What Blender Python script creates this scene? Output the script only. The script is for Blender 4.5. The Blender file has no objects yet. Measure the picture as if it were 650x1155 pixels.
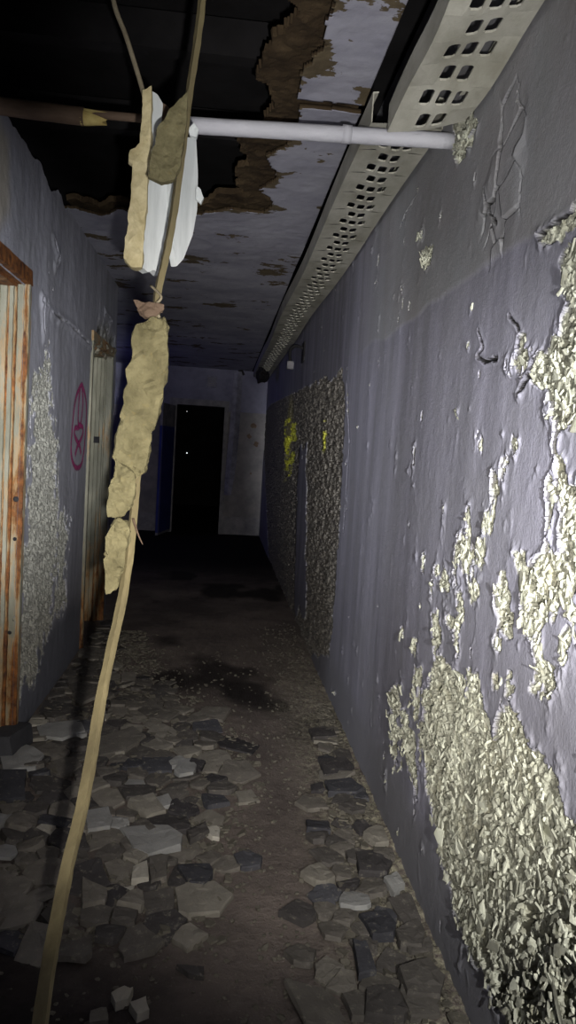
import bpy, bmesh, math, random
import numpy as np
from mathutils import Vector, Matrix
random.seed(7)
RNG = np.random.default_rng(11)
C = bpy.context.scene.collection
R = math.radians

# ------------------------------------------------------------------ room constants (metres)
XL, XR, HC, YE = -0.888, 0.718, 2.715, 12.32          # left wall, right wall, ceiling, end wall
EYE = np.array([0, 0, 1.45]); YAW, PITCH, ROLL, FPX = 0.0959, -0.0823, 0.0612, 834.0
def cam_axes():
    cy, sy, cp, sp = math.cos(YAW), math.sin(YAW), math.cos(PITCH), math.sin(PITCH)
    f = np.array([sy*cp, cy*cp, sp]); r = np.array([cy, -sy, 0]); u = np.cross(r, f)
    c, s = math.cos(ROLL), math.sin(ROLL)
    return c*r+s*u, -s*r+c*u, f
AX = cam_axes()
def hit(x, y, axis, val):                              # survey: where a sight line meets a plane of the room
    d = AX[2]*FPX+AX[0]*(x-325)-AX[1]*(y-577.5)
    return EYE+d*((val-EYE[axis])/d[axis])
def wallR(pts): return [tuple(hit(x, y, 0, XR)[1:]) for x, y in pts]
def wallL(pts): return [tuple(hit(x, y, 0, XL)[1:]) for x, y in pts]
def flr(x, y): return hit(x, y, 2, 0.0)

# ------------------------------------------------------------------ noise
def hsh(ix, iy, seed):
    h = (ix.astype(np.int64)*374761393+iy.astype(np.int64)*668265263+seed*974634777) & 0xffffffff
    h = ((h ^ (h >> 13))*1274126177) & 0xffffffff
    h = ((h ^ (h >> 16))*2246822519) & 0xffffffff
    return ((h ^ (h >> 15)) & 0xffffff)/float(0x1000000)
def vn(x, y, seed=0):
    ix, iy = np.floor(x), np.floor(y); fx, fy = x-ix, y-iy
    fx = fx*fx*(3-2*fx); fy = fy*fy*(3-2*fy)
    a, b = hsh(ix, iy, seed), hsh(ix+1, iy, seed); c, d = hsh(ix, iy+1, seed), hsh(ix+1, iy+1, seed)
    return (a*(1-fx)+b*fx)*(1-fy)+(c*(1-fx)+d*fx)*fy
def fbm(x, y, seed=0, n=4):
    s = 0; a = .5; t = 0
    for k in range(n):
        s = s+a*vn(x*2**k, y*2**k, seed+k*17); t += a; a *= .5
    return s/t
def worley(x, y, seed=0):
    ix, iy = np.floor(x), np.floor(y)
    F1 = np.full(x.shape, 9.); F2 = np.full(x.shape, 9.)
    r1 = np.zeros(x.shape); r2 = r1.copy(); r3 = r1.copy(); dx = r1.copy(); dy = r1.copy()
    for ox in (-1, 0, 1):
        for oy in (-1, 0, 1):
            cx, cy = ix+ox, iy+oy
            px, py = cx+hsh(cx, cy, seed), cy+hsh(cx, cy, seed+1)
            ex, ey = x-px, y-py; d = np.sqrt(ex*ex+ey*ey)
            n = d < F1
            F2 = np.where(n, F1, np.minimum(F2, d)); F1 = np.where(n, d, F1)
            r1 = np.where(n, hsh(cx, cy, seed+2), r1); r2 = np.where(n, hsh(cx, cy, seed+3), r2)
            r3 = np.where(n, hsh(cx, cy, seed+4), r3); dx = np.where(n, ex, dx); dy = np.where(n, ey, dy)
    return F1, F2, r1, r2, r3, dx, dy
def sdp(x, y, pts):                                    # >0 inside a polygon, metres to its edge
    d = np.full(x.shape, 1e9); ins = np.zeros(x.shape, bool)
    for i in range(len(pts)):
        ax, ay = pts[i]; bx, by = pts[i-1]
        ex, ey = bx-ax, by-ay; wx, wy = x-ax, y-ay
        t = np.clip((wx*ex+wy*ey)/(ex*ex+ey*ey+1e-12), 0, 1)
        d = np.minimum(d, (wx-ex*t)**2+(wy-ey*t)**2)
        c = (ay > y) != (by > y)
        ins ^= c & (x < (bx-ax)*(y-ay)/((by-ay) if by != ay else 1e-9)+ax)
    return np.where(ins, 1, -1)*np.sqrt(d)
def dline(x, y, pts):
    d = np.full(x.shape, 1e9)
    for i in range(len(pts)-1):
        ax, ay = pts[i]; bx, by = pts[i+1]
        ex, ey = bx-ax, by-ay; wx, wy = x-ax, y-ay
        t = np.clip((wx*ex+wy*ey)/(ex*ex+ey*ey+1e-12), 0, 1)
        d = np.minimum(d, np.hypot(wx-ex*t, wy-ey*t))
    return d
def sstep(a, b, x):
    t = np.clip((x-a)/(b-a), 0, 1); return t*t*(3-2*t)

# ------------------------------------------------------------------ object helpers
def link(name, me, mat=None, parent=None):
    o = bpy.data.objects.new(name, me); C.objects.link(o)
    if mat: me.materials.append(mat)
    if parent: o.parent = parent
    return o
def grid_mesh(name, P, keep=None, attrs=None, smooth=None, flip=False):
    """P: (n,m,3) points; one quad per cell; keep drops cells"""
    n, m = P.shape[:2]
    idx = np.arange(n*m).reshape(n, m)
    q = np.stack([idx[:-1, :-1], idx[1:, :-1], idx[1:, 1:], idx[:-1, 1:]], -1)
    if flip: q = q[..., ::-1]
    k = np.ones((n-1, m-1), bool) if keep is None else keep
    q = q[k]
    used = np.zeros(n*m, bool); used[q.ravel()] = True
    remap = np.cumsum(used)-1
    V = P.reshape(-1, 3)[used]; q = remap[q]
    me = bpy.data.meshes.new(name)
    me.vertices.add(len(V)); me.vertices.foreach_set('co', V.astype(np.float32).ravel())
    me.loops.add(q.size); me.loops.foreach_set('vertex_index', q.astype(np.int32).ravel())
    me.polygons.add(len(q)); me.polygons.foreach_set('loop_start', (np.arange(len(q))*4).astype(np.int32))
    if smooth is not None: me.polygons.foreach_set('use_smooth', smooth[k].ravel() if hasattr(smooth,'ndim') else np.full(len(q), bool(smooth)))
    else: me.polygons.foreach_set('use_smooth', np.zeros(len(q), bool))
    for a, v in (attrs or {}).items():
        at = me.attributes.new(a, 'FLOAT', 'POINT'); at.data.foreach_set('value', v.ravel()[used].astype(np.float32))
    me.update(calc_edges=True); me.validate()
    return me
def bm_obj(name, bm, mat, parent=None, smooth=False):
    me = bpy.data.meshes.new(name); bmesh.ops.recalc_face_normals(bm, faces=bm.faces)
    bm.to_mesh(me); bm.free()
    if smooth:
        for p in me.polygons: p.use_smooth = True
    return link(name, me, mat, parent)
def empty(name, loc=(0, 0, 0), rz=0):
    o = bpy.data.objects.new(name, None); C.objects.link(o); o.location = loc; o.rotation_euler = (0, 0, rz)
    o.empty_display_size = .1
    return o
def tag(o, label, cat, group=None):
    o['label'] = label; o['category'] = cat
    if group: o['group'] = group
    return o
def struct(o, label=None):
    o['kind'] = 'structure'
    if label: o['label'] = label
    return o
def box(bm, x0, x1, y0, y1, z0, z1):
    v = [bm.verts.new(p) for p in ((x0, y0, z0), (x1, y0, z0), (x1, y1, z0), (x0, y1, z0), (x0, y0, z1), (x1, y0, z1), (x1, y1, z1), (x0, y1, z1))]
    for f in ((0, 3, 2, 1), (4, 5, 6, 7), (0, 1, 5, 4), (1, 2, 6, 5), (2, 3, 7, 6), (3, 0, 4, 7)): bm.faces.new([v[i] for i in f])
def sweep(bm, pts, sect, up=(0, 1, 0), jit=0.0, closed=True, seed=0):
    """sect(t)-> list of 2D offsets, carried along pts"""
    rr = random.Random(seed); rings = []
    pts = [Vector(p) for p in pts]; n = len(pts)
    for i, p in enumerate(pts):
        t = (pts[min(i+1, n-1)]-pts[max(i-1, 0)]).normalized()
        a = Vector(up); a = (a-t*a.dot(t)).normalized(); b = t.cross(a)
        rings.append([bm.verts.new(p+a*(u+rr.uniform(-jit, jit))+b*(v+rr.uniform(-jit, jit))) for u, v in sect(i/(n-1))])
    k = len(rings[0])
    for i in range(n-1):
        for j in range(k): bm.faces.new((rings[i][j], rings[i][(j+1) % k], rings[i+1][(j+1) % k], rings[i+1][j]))
    if closed: bm.faces.new(rings[0][::-1]); bm.faces.new(rings[-1])
def smooth_path(pts, n):
    pts = [Vector(p) for p in pts]; out = []
    P = [pts[0]*2-pts[1]]+pts+[pts[-1]*2-pts[-2]]
    for i in range(1, len(P)-2):
        for k in range(n):
            t = k/n; a, b, c, d = P[i-1], P[i], P[i+1], P[i+2]
            out.append(.5*((2*b)+(c-a)*t+(2*a-5*b+4*c-d)*t*t+(3*b-a-3*c+d)*t**3))
    out.append(pts[-1]); return out
def circle(r, n=14): return [(r*math.cos(2*math.pi*k/n), r*math.sin(2*math.pi*k/n)) for k in range(n)]

# ------------------------------------------------------------------ materials
class N:
    def __init__(s, name, rough=.9, spec=.2):
        s.m = bpy.data.materials.new(name); s.m.use_nodes = True; s.t = s.m.node_tree
        s.b = s.t.nodes['Principled BSDF']; s.b.inputs['Roughness'].default_value = rough
        s.b.inputs['Specular IOR Level'].default_value = spec
        s.tc = s.t.nodes.new('ShaderNodeTexCoord')
    def new(s, k): return s.t.nodes.new(k)
    def put(s, i, v):
        if hasattr(v, 'links'): s.t.links.new(v, i)
        elif isinstance(v, (tuple, list)): i.default_value = (*v, 1) if len(v) == 3 and len(i.default_value) == 4 else v
        else: i.default_value = v
    def coord(s, sc=(1, 1, 1), src='Object', off=None):
        mp = s.new('ShaderNodeMapping'); mp.inputs['Scale'].default_value = sc
        if off: mp.inputs['Location'].default_value = off
        s.t.links.new(s.tc.outputs[src], mp.inputs['Vector']); return mp.outputs['Vector']
    def noise(s, scale=5, detail=5, rough=.6, sc=(1, 1, 1), off=None, dist=0, src='Object'):
        n = s.new('ShaderNodeTexNoise'); n.inputs['Scale'].default_value = scale; n.inputs['Detail'].default_value = detail
        n.inputs['Roughness'].default_value = rough; n.inputs['Distortion'].default_value = dist
        s.t.links.new(s.coord(sc, src, off), n.inputs['Vector']); return n.outputs['Fac']
    def vor(s, scale=5, sc=(1, 1, 1), feature='F1', out='Distance'):
        n = s.new('ShaderNodeTexVoronoi'); n.inputs['Scale'].default_value = scale; n.feature = feature
        s.t.links.new(s.coord(sc), n.inputs['Vector']); return n.outputs[out]
    def attr(s, a):
        n = s.new('ShaderNodeAttribute'); n.attribute_name = a; return n.outputs['Fac']
    def rand(s): return s.new('ShaderNodeObjectInfo').outputs['Random']
    def ramp(s, f, stops, interp='LINEAR'):
        n = s.new('ShaderNodeValToRGB'); s.t.links.new(f, n.inputs['Fac']); e = n.color_ramp.elements; n.color_ramp.interpolation = interp
        while len(e) < len(stops): e.new(.5)
        for el, (p, c) in zip(e, stops):
            el.position = p; el.color = (*c, 1) if isinstance(c, (tuple, list)) else (c, c, c, 1)
        return n.outputs['Color']
    def mix(s, f, a, b, mode='MIX'):
        n = s.new('ShaderNodeMix'); n.data_type = 'RGBA'; n.blend_type = mode
        s.put(n.inputs[0], f); s.put(n.inputs[6], a); s.put(n.inputs[7], b); return n.outputs[2]
    def math(s, op, a, b=0.0, clamp=False):
        n = s.new('ShaderNodeMath'); n.operation = op; n.use_clamp = clamp; s.put(n.inputs[0], a); s.put(n.inputs[1], b); return n.outputs[0]
    def col(s, c): s.put(s.b.inputs['Base Color'], c); return s
    def bump(s, h, strength=.4, dist=.01):
        n = s.new('ShaderNodeBump'); n.inputs['Strength'].default_value = strength; n.inputs['Distance'].default_value = dist
        s.put(n.inputs['Height'], h); s.t.links.new(n.outputs['Normal'], s.b.inputs['Normal']); return s

def mat_right():
    s = N('flaking lilac wall paint', .75, .25)
    streak = s.noise(1.6, 5, .6, (1, 5, .45)); blot = s.noise(2.3, 5, .65)
    p = s.mix(s.ramp(streak, [(.35, 0), (.68, 1)]), (.20, .198, .235), (.335, .33, .405))
    p = s.mix(s.ramp(blot, [(.42, 0), (.72, .55)]), p, (.25, .25, .27))
    p = s.mix(s.attr('upper'), p, s.mix(s.ramp(blot, [(.3, 0), (.7, 1)]), (.27, .255, .235), (.30, .315, .32)))
    fine = s.noise(60, 3, .6)
    p = s.mix(s.ramp(fine, [(.6, 0), (.75, .35)]), p, (.42, .42, .46))
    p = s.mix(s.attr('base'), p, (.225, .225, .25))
    grit = s.noise(45, 5, .7); lump = s.noise(9, 4, .6)
    e = s.mix(s.ramp(s.attr('chip'), [(.34, 0), (.72, 1)]), (.24, .24, .195), (.54, .55, .45))
    e = s.mix(s.ramp(grit, [(.3, .5), (.6, 0)]), e, (.20, .20, .155))
    e = s.mix(s.ramp(lump, [(.5, 0), (.8, .45)]), e, (.42, .39, .24))
    far = s.mix(s.ramp(grit, [(.3, 0), (.7, 1)]), (.075, .068, .06), (.20, .187, .165))
    e = s.mix(s.attr('mortar'), e, far)
    c = s.mix(s.attr('peel'), p, e)
    c = s.mix(s.attr('crack'), c, (.03, .028, .026))  # near-black stands in for the shade inside the open cracks
    yel_glow = s.mix(s.ramp(s.noise(25, 4, .7), [(.35, 0), (.6, 1)]), (.30, .28, .04), (.75, .78, .12))  # bright yellow painted in for lamp glow on the mortar
    c = s.mix(s.attr('yellow'), c, yel_glow)
    s.col(c).bump(s.math('ADD', s.noise(120, 4, .65), s.math('MULTIPLY', s.noise(30, 4, .6), .8)), .35, .004)
    return s.m
def mat_chips():
    s = N('pale plaster chips', .9, .15)
    c = s.mix(s.ramp(s.attr('tone'), [(.15, 0), (.85, 1)]), (.24, .24, .195), (.52, .53, .435))
    c = s.mix(s.ramp(s.noise(50, 4, .7), [(.5, 0), (.72, .6)]), c, (.25, .24, .17))
    s.col(c).bump(s.noise(130, 4, .7), .4, .003); return s.m
def mat_left():
    s = N('grey lilac wall paint', .8, .2)
    streak = s.noise(1.8, 5, .6, (1, 4, .4)); blot = s.noise(3, 5, .65)
    p = s.mix(s.ramp(streak, [(.35, 0), (.68, 1)]), (.24, .24, .27), (.38, .38, .43))
    p = s.mix(s.ramp(blot, [(.45, 0), (.75, .6)]), p, (.22, .22, .23))
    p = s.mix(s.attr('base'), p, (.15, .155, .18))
    grit = s.noise(55, 5, .7)
    e = s.mix(s.ramp(grit, [(.35, 0), (.68, 1)]), (.19, .19, .17), (.31, .305, .265))
    c = s.mix(s.attr('peel'), p, e); c = s.mix(s.attr('upper'), c, (.33, .29, .20))
    c = s.mix(s.attr('crack'), c, (.05, .045, .04))  # dark colour put in for the shade down in the cracks
    s.col(c).bump(s.math('ADD', s.noise(110, 4, .65), s.noise(28, 4, .6)), .4, .004); return s.m
def mat_plain(name, a, b, scale=6, rough=.9, bump=.3, sc=(1, 1, 1), spec=.2, fine=80):
    s = N(name, rough, spec)
    s.col(s.mix(s.ramp(s.noise(scale, 6, .65, sc), [(.33, 0), (.68, 1)]), a, b)); s.bump(s.noise(fine, 4, .65), bump, .004); return s.m
def mat_ceiling():
    s = N('flaked ceiling paint', .85, .2)
    p = s.mix(s.ramp(s.noise(3, 5, .6), [(.35, 0), (.7, 1)]), (.27, .27, .33), (.40, .40, .46))
    p = s.mix(s.ramp(s.noise(5, 4, .6, (1, 4, 1)), [(.55, 0), (.8, .6)]), p, (.22, .21, .25))
    b = s.mix(s.ramp(s.noise(14, 5, .6), [(.3, 0), (.7, 1)]), (.075, .058, .036), (.15, .118, .072))
    f = s.ramp(s.math('ADD', s.noise(3.4, 6, .62, (.9, 1.15, 1), (3.1, 1.7, 0)), s.math('MULTIPLY', s.attr('flake'), .16)), [(.595, 0), (.602, 1)])
    s.col(s.mix(f, p, b)).bump(s.math('ADD', s.noise(40, 4, .6), s.math('MULTIPLY', f, -1.5)), .3, .006); return s.m
def mat_floor():
    s = N('dusty floor screed', .95, .1)
    c = s.mix(s.ramp(s.noise(1.3, 6, .65), [(.38, 0), (.66, 1)]), (.095, .080, .074), (.21, .175, .155))
    c = s.mix(s.ramp(s.noise(4.5, 5, .7), [(.55, 0), (.72, .75)]), c, (.055, .047, .047))
    c = s.mix(s.ramp(s.noise(95, 3, .7), [(.62, 0), (.72, .6)]), c, (.27, .25, .21))
    c = s.mix(s.attr('soot_shade'), c, (.016, .014, .014))
    crumb = s.math('MULTIPLY', s.attr('edge'), s.ramp(s.noise(38, 5, .7), [(.42, 0), (.6, 1)]))
    c = s.mix(crumb, c, (.33, .31, .23))
    s.col(c).bump(s.math('ADD', s.noise(70, 5, .75), s.noise(18, 4, .7)), .7, .012); return s.m
def mat_shard(name, stops, fine=(.7, 1.15)):
    s = N(name, .9, .15)
    c = s.ramp(s.rand(), stops)
    c = s.mix(1.0, c, s.ramp(s.noise(9, 6, .7), [(.3, fine[0]), (.7, fine[1])]), 'MULTIPLY')
    c = s.mix(s.ramp(s.noise(42, 4, .7), [(.58, 0), (.7, .45)]), c, (.30, .28, .22))
    s.col(c).bump(s.math('ADD', s.noise(90, 4, .7), s.noise(20, 4, .6)), .5, .005); return s.m
def mat_rusty():
    s = N('rusted cream door paint', .7, .3)
    cream = s.mix(s.ramp(s.noise(7, 5, .6, (1, 1, .3)), [(.35, 0), (.7, 1)]), (.16, .155, .115), (.31, .30, .235))
    rust = s.mix(s.ramp(s.noise(22, 5, .7), [(.35, 0), (.6, .5), (.75, 1)]), (.045, .016, .008), (.36, .135, .03))
    f = s.ramp(s.math('ADD', s.math('MULTIPLY', s.noise(9, 7, .72, (1, 1, .25)), 1.0), s.math('MULTIPLY', s.attr('rust'), .30)), [(.70, 0), (.80, 1)])
    halo = s.ramp(s.math('ADD', s.noise(9, 7, .72, (1, 1, .25)), s.math('MULTIPLY', s.attr('rust'), .30)), [(.60, 0), (.80, .8)])
    c = s.mix(halo, cream, (.45, .235, .065)); c = s.mix(f, c, rust)
    s.col(c).bump(s.math('ADD', s.noise(35, 5, .7), f), .6, .006); return s.m
def mat_plasterlump():
    s = N('ochre plaster chunk', .95, .1)
    c = s.mix(s.ramp(s.noise(16, 6, .65), [(.3, 0), (.7, 1)]), (.095, .084, .045), (.20, .178, .098))
    c = s.mix(s.ramp(s.noise(70, 3, .6), [(.62, 0), (.72, .5)]), c, (.20, .16, .07))
    s.col(c).bump(s.math('ADD', s.noise(60, 5, .7), s.noise(20, 3, .6)), .6, .008); return s.m
def mat_whitepaint():
    s = N('weathered white paint', .6, .3)
    c = s.mix(s.ramp(s.noise(14, 5, .6, (1, 1, .12)), [(.4, 0), (.7, 1)]), (.48, .51, .51), (.70, .73, .73))
    c = s.mix(s.ramp(s.noise(10, 6, .7, (1, 1, .35)), [(.60, 0), (.70, .8)]), c, (.36, .32, .22))
    s.col(c).bump(s.noise(60, 4, .6, (1, 1, .2)), .4, .004); return s.m
def mat_emit(name, col, st):
    s = N(name); s.col(col); s.put(s.b.inputs['Emission Color'], col); s.b.inputs['Emission Strength'].default_value = st; return s.m

M = dict(right=mat_right(), left=mat_left(), ceil=mat_ceiling(), floor=mat_floor(), rusty=mat_rusty(), lump=mat_plasterlump(), white=mat_whitepaint(),
    shard=mat_shard('mixed plaster shards', [(0, (.045, .042, .045)), (.3, (.095, .087, .080)), (.7, (.15, .137, .12)), (1, (.22, .205, .175))]),
    pale=mat_shard('pale plaster shards', [(0, (.33, .31, .26)), (1, (.46, .44, .39))], (.8, 1.1)),
    slate=mat_shard('dark slate shards', [(0, (.045, .045, .052)), (1, (.075, .075, .085))]),
    grey=mat_shard('pale grey slab', [(0, (.25, .25, .245)), (1, (.30, .30, .29))], (.8, 1.15)),
    endw=mat_plain('end wall paint', (.13, .13, .185), (.22, .22, .29), 3),
    endlow=mat_plain('end wall lower paint', (.15, .145, .155), (.25, .235, .235), 5),
    room=mat_plain('side room paint', (.30, .30, .37), (.42, .42, .50), 4),
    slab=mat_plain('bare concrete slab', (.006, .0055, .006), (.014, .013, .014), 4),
    lath=mat_plain('brown plaster backing', (.028, .018, .010), (.075, .052, .028), 6, .95, .6),
    tray=mat_plain('cream tray paint', (.30, .29, .235), (.52, .51, .445), 7, .6, .3, (1, .5, 1)),
    strip=mat_plain('ochre strip', (.10, .083, .045), (.215, .18, .095), 9, .7, .3, (1, 1, .15)),
    cord=mat_plain('dusty cord', (.18, .15, .10), (.30, .26, .18), 20),
    cream=mat_plain('cream crumbling plaster', (.44, .37, .20), (.66, .58, .36), 22, .95, .8, fine=50),
    brown=mat_plain('brown wood', (.07, .045, .03), (.17, .12, .085), 8, .8, .4, (.2, 1, 1)),
    ochre=mat_plain('split yellow wood', (.36, .27, .09), (.55, .45, .18), 20),
    black=mat_plain('sooty rag', (.012, .012, .014), (.035, .033, .035), 12),
    blue=mat_plain('blue door paint', (.02, .025, .13), (.035, .045, .20), 5, .6),
    dimframe=mat_plain('grimy frame paint', (.13, .13, .15), (.26, .25, .26), 7, .7),
    rag=mat_plain('torn grey sheet', (.12, .12, .16), (.24, .24, .30), 9),
    dark=mat_plain('dark grey sheet', (.035, .036, .04), (.06, .06, .066), 5, .8),
    grav=mat_shard('gravel', [(0, (.12, .11, .09)), (1, (.18, .165, .135))]))
def mat_graf():
    s = N('magenta spray paint', .7); s.col(s.mix(s.ramp(s.noise(30, 4, .6), [(.35, 0), (.65, 1)]), (.28, .035, .13), (.42, .05, .19)))
    a = s.math('MULTIPLY', s.attr('ink'), s.ramp(s.noise(60, 3, .6), [(.25, .55), (.6, 1)])); s.put(s.b.inputs['Alpha'], a); return s.m
M['graf'] = mat_graf()
M['pipe'] = mat_plain('chalky pipe paint', (.36, .36, .40), (.52, .52, .56), 9, .6, .3, (.3, 1, 1))

# ------------------------------------------------------------------ RIGHT WALL
ys = [1.0]
while ys[-1] < YE+.03: ys.append(ys[-1]+.0031*(max(ys[-1], 1.3)/1.5)**1.55)
ys = np.concatenate([np.linspace(-1.2, .99, 40), np.array(ys)])
zs = np.linspace(-.02, HC+.5, 900)
Y, Z = np.meshgrid(ys, zs, indexing='ij')
heavy = [wallR(p) for p in (
    [(474, 775), (492, 742), (515, 748), (540, 765), (552, 800), (556, 830), (560, 790), (575, 780), (592, 800), (600, 835), (622, 850), (645, 905), (680, 960), (900, 1500), (600, 1190), (560, 1140), (530, 1060), (505, 990), (488, 930), (476, 850)],
    [(612, 452), (600, 435), (604, 410), (622, 392), (640, 350), (700, 250), (800, 500), (800, 690), (690, 668), (640, 650), (628, 600), (634, 555), (622, 520), (618, 480)],
    [(598, 672), (606, 640), (650, 600), (720, 640), (700, 720), (648, 740), (634, 700), (612, 700)],
    [(606, 268), (640, 246), (700, 196), (760, 160), (760, 196), (690, 236), (648, 256), (612, 272)],
    [(634, 292), (652, 276), (740, 230), (740, 330), (650, 346), (638, 322)],
    [(580, 420), (590, 392), (602, 398), (598, 430), (588, 440)],
    [(513, 166), (512, 128), (534, 108), (540, 140), (530, 168), (521, 178)],
    [(582, 622), (594, 620), (606, 670), (600, 720), (588, 700)],
    [(502, 690), (510, 680), (516, 704), (506, 712)],
    [(486, 690), (497, 682), (498, 720), (489, 735)],
    [(540, 610), (546, 606), (549, 636), (542, 642)],
    [(562, 670), (572, 650), (580, 690), (574, 720), (566, 716)],
    [(494, 655), (502, 640), (508, 664), (498, 672)],
    [(440, 782), (447, 776), (452, 830), (446, 845)], [(452, 800), (458, 796), (476, 872), (470, 894), (460, 866)],
    [(512, 497), (517, 492), (519, 506), (513, 508)],
    [(478, 292), (486, 286), (488, 298), (482, 303)])]
S = np.full(Y.shape, -9.)
for p in heavy: S = np.maximum(S, sdp(Y, Z, p))
wob = (fbm(Y*9, Z*9, 3, 5)-.5)*.16+(fbm(Y*40, Z*34, 5, 3)-.5)*.045
Sn = S+wob*np.clip(.35+sstep(-.12, .1, S)*.9, 0, 1)
sparse = wallR([(484, 640), (520, 600), (545, 540), (590, 560), (600, 480), (620, 440), (700, 400), (760, 900), (640, 900), (470, 900), (440, 800), (470, 720)])
sp = sdp(Y, Z, sparse)
isl = fbm(Y*17, Z*10, 21, 5)-.655+np.clip(sp, -.2, .05)*.8
Sn = np.maximum(Sn, isl*.22)
# islands of paint left inside the flaked field
keepi = fbm(Y*8, Z*6, 41, 4)-.66
Sn = np.minimum(Sn, np.where((S > .03) & (Z > .8), -keepi*.3, 9))
mort = wallR([(386, 417), (345, 436), (305, 456), (296, 470), (300, 560), (303, 632), (320, 680), (345, 738), (372, 742), (374, 700), (382, 600), (388, 500), (390, 440)])
Sm = sdp(Y, Z, mort)+(fbm(Y*7, Z*7, 8, 5)-.5)*.16*sstep(-.1, .05, 1.98-Z)
gapstrip = sdp(Y, Z, wallR([(338, 500), (346, 500), (344, 690), (332, 690)]))   # a band of paint survives in the mortar field
Sm = np.minimum(Sm, -gapstrip+(fbm(Y*6, Z*6, 77, 4)-.5)*.2)
peel = sstep(-.002, .003, Sn); mor = sstep(-.004, .01, Sm)
# chips: tilted plates of broken plaster
def chips(y, z, seed, sy, sz, amp, tilt, crack):
    F1, F2, a, b, c, dx, dy = worley(y/sy+fbm(y*14, z*14, seed+90, 2)*.7, z/sz, seed)
    h = (a-.45)*amp+(dx*(b-.62)*sy+dy*(c-.5)*sz)*tilt-crack*sstep(.16, .0, F2-F1)
    return h, b
big = sstep(.35, .65, fbm(Y*5, Z*5, 61, 3))
low = sstep(.95, .35, Z)
cA, idA = chips(Y, Z, 100, .021, .025, .028, .85, .010); cB, idB = chips(Y, Z, 140, .010, .011, .012, .8, .004)
pit = sstep(.47, .40, fbm(Y*30, Z*24, 66, 3))*sstep(.002, .02, Sn)
nearm = sstep(2.9, 2.4, Y)
dpeel = .002-.006*nearm+(1-.55*nearm)*(.6+.75*low)*((.40+.7*big)*cA+.65*cB)+(fbm(Y*60, Z*60, 9, 3)-.5)*.006-pit*(.012+.014*big)+.006*big
chip = (1-.3*nearm)*np.clip(.55*idA+.45*idB+.35*(big-.5)-.5*pit, 0, 1)
dpeel = dpeel-.022*np.exp(-(np.clip(Sn, 0, 1)/.006)**2)*sstep(.40, .55, fbm(Y*13, Z*11, 88, 3))
fadein = .7+.3*sstep(0, .03, Sn)
dpeel = dpeel*fadein-.004*(1-fadein)
Fm1, Fm2, ma, mb, mc, mdx, mdy = worley(Y/.035, Z/.026, 300)
dm = -.006+(ma-.5)*.020-.008*sstep(.2, 0, Fm2-Fm1)+(fbm(Y*20, Z*45, 12, 3)-.5)*.014
dpaint = (fbm(Y*1.6, Z*1.0, 31, 2)-.5)*.008+(fbm((Y+.6*Z)*24, (Z-.5*Y)*24, 32, 3)-.5)*.0012
lift = np.exp(-np.clip(-Sn, 0, 9)/.012)*sstep(.42, .62, fbm(Y*18, Z*14, 33, 3))
dpaint = dpaint+.009*lift*(Sn < 0)
# a step in the render above the old dado line, and cracked blisters high up
zl = 2.0+(fbm(Y*3, Y*0, 35, 3)-.5)*.05
upper = .65*sstep(-.012, .012, Z-zl)*sstep(4.4, 3.2, Y)
dpaint = dpaint+.004*upper
bl = sdp(Y, Z, wallR([(572, 100), (592, 120), (590, 190), (578, 270), (552, 300), (545, 250), (556, 190), (566, 140)]))
Fb1, Fb2, ba, bb, bc, bdx, bdy = worley(Y/.09+fbm(Y*9, Z*9, 44, 3), Z/.11, 400)
crk_shade = np.zeros(Y.shape)
blm = sstep(-.04, .03, bl+(fbm(Y*9, Z*9, 45, 3)-.5)*.1)
dpaint = dpaint+blm*((ba-.4)*.022+bdx*.012*(bb-.3)+bdy*.012*(bc-.5)-.02*sstep(.08, 0, Fb2-Fb1))
crk_shade = np.maximum(crk_shade, blm*sstep(.075, .03, Fb2-Fb1)*sstep(.47, .55, fbm(Y*16, Z*12, 47, 3)))
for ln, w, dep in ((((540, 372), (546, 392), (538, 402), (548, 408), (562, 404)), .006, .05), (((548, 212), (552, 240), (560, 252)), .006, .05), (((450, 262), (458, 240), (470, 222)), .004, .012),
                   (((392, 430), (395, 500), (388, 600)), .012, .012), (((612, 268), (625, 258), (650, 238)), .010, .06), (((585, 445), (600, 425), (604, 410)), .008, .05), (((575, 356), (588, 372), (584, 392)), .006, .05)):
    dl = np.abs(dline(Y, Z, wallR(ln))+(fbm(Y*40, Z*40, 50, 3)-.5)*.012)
    crk_shade = np.maximum(crk_shade, sstep(1.3, .8, dl/w)*(dep > .02))
    dpaint = dpaint-dep*sstep(w, 0, dl)+.002*sstep(w*3.5, w, dl)*(dl > w)
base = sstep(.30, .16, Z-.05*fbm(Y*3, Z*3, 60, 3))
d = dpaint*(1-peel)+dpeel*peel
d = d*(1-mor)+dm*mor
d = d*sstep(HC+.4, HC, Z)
yel_glow = np.maximum(sstep(.0, .05, sdp(Y, Z, wallR([(320, 474), (333, 462), (335, 505), (326, 545), (320, 545)]))), sstep(0, .05, sdp(Y, Z, wallR([(363, 470), (369, 466), (367, 510), (363, 514)]))))
yel_glow = yel_glow*sstep(.44, .56, fbm(Y*1.5, Z*14, 71, 4))
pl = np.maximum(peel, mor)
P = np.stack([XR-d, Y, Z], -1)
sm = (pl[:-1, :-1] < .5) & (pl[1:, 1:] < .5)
wall_right = struct(link('wall_right', grid_mesh('wall_right', P, attrs=dict(peel=pl, mortar=mor, upper=upper, base=base, chip=chip, crack=crk_shade*(1-pl), yellow=yel_glow*mor), smooth=sm), M['right']),
    'right corridor wall with lilac paint flaking off rough plaster')

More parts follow.
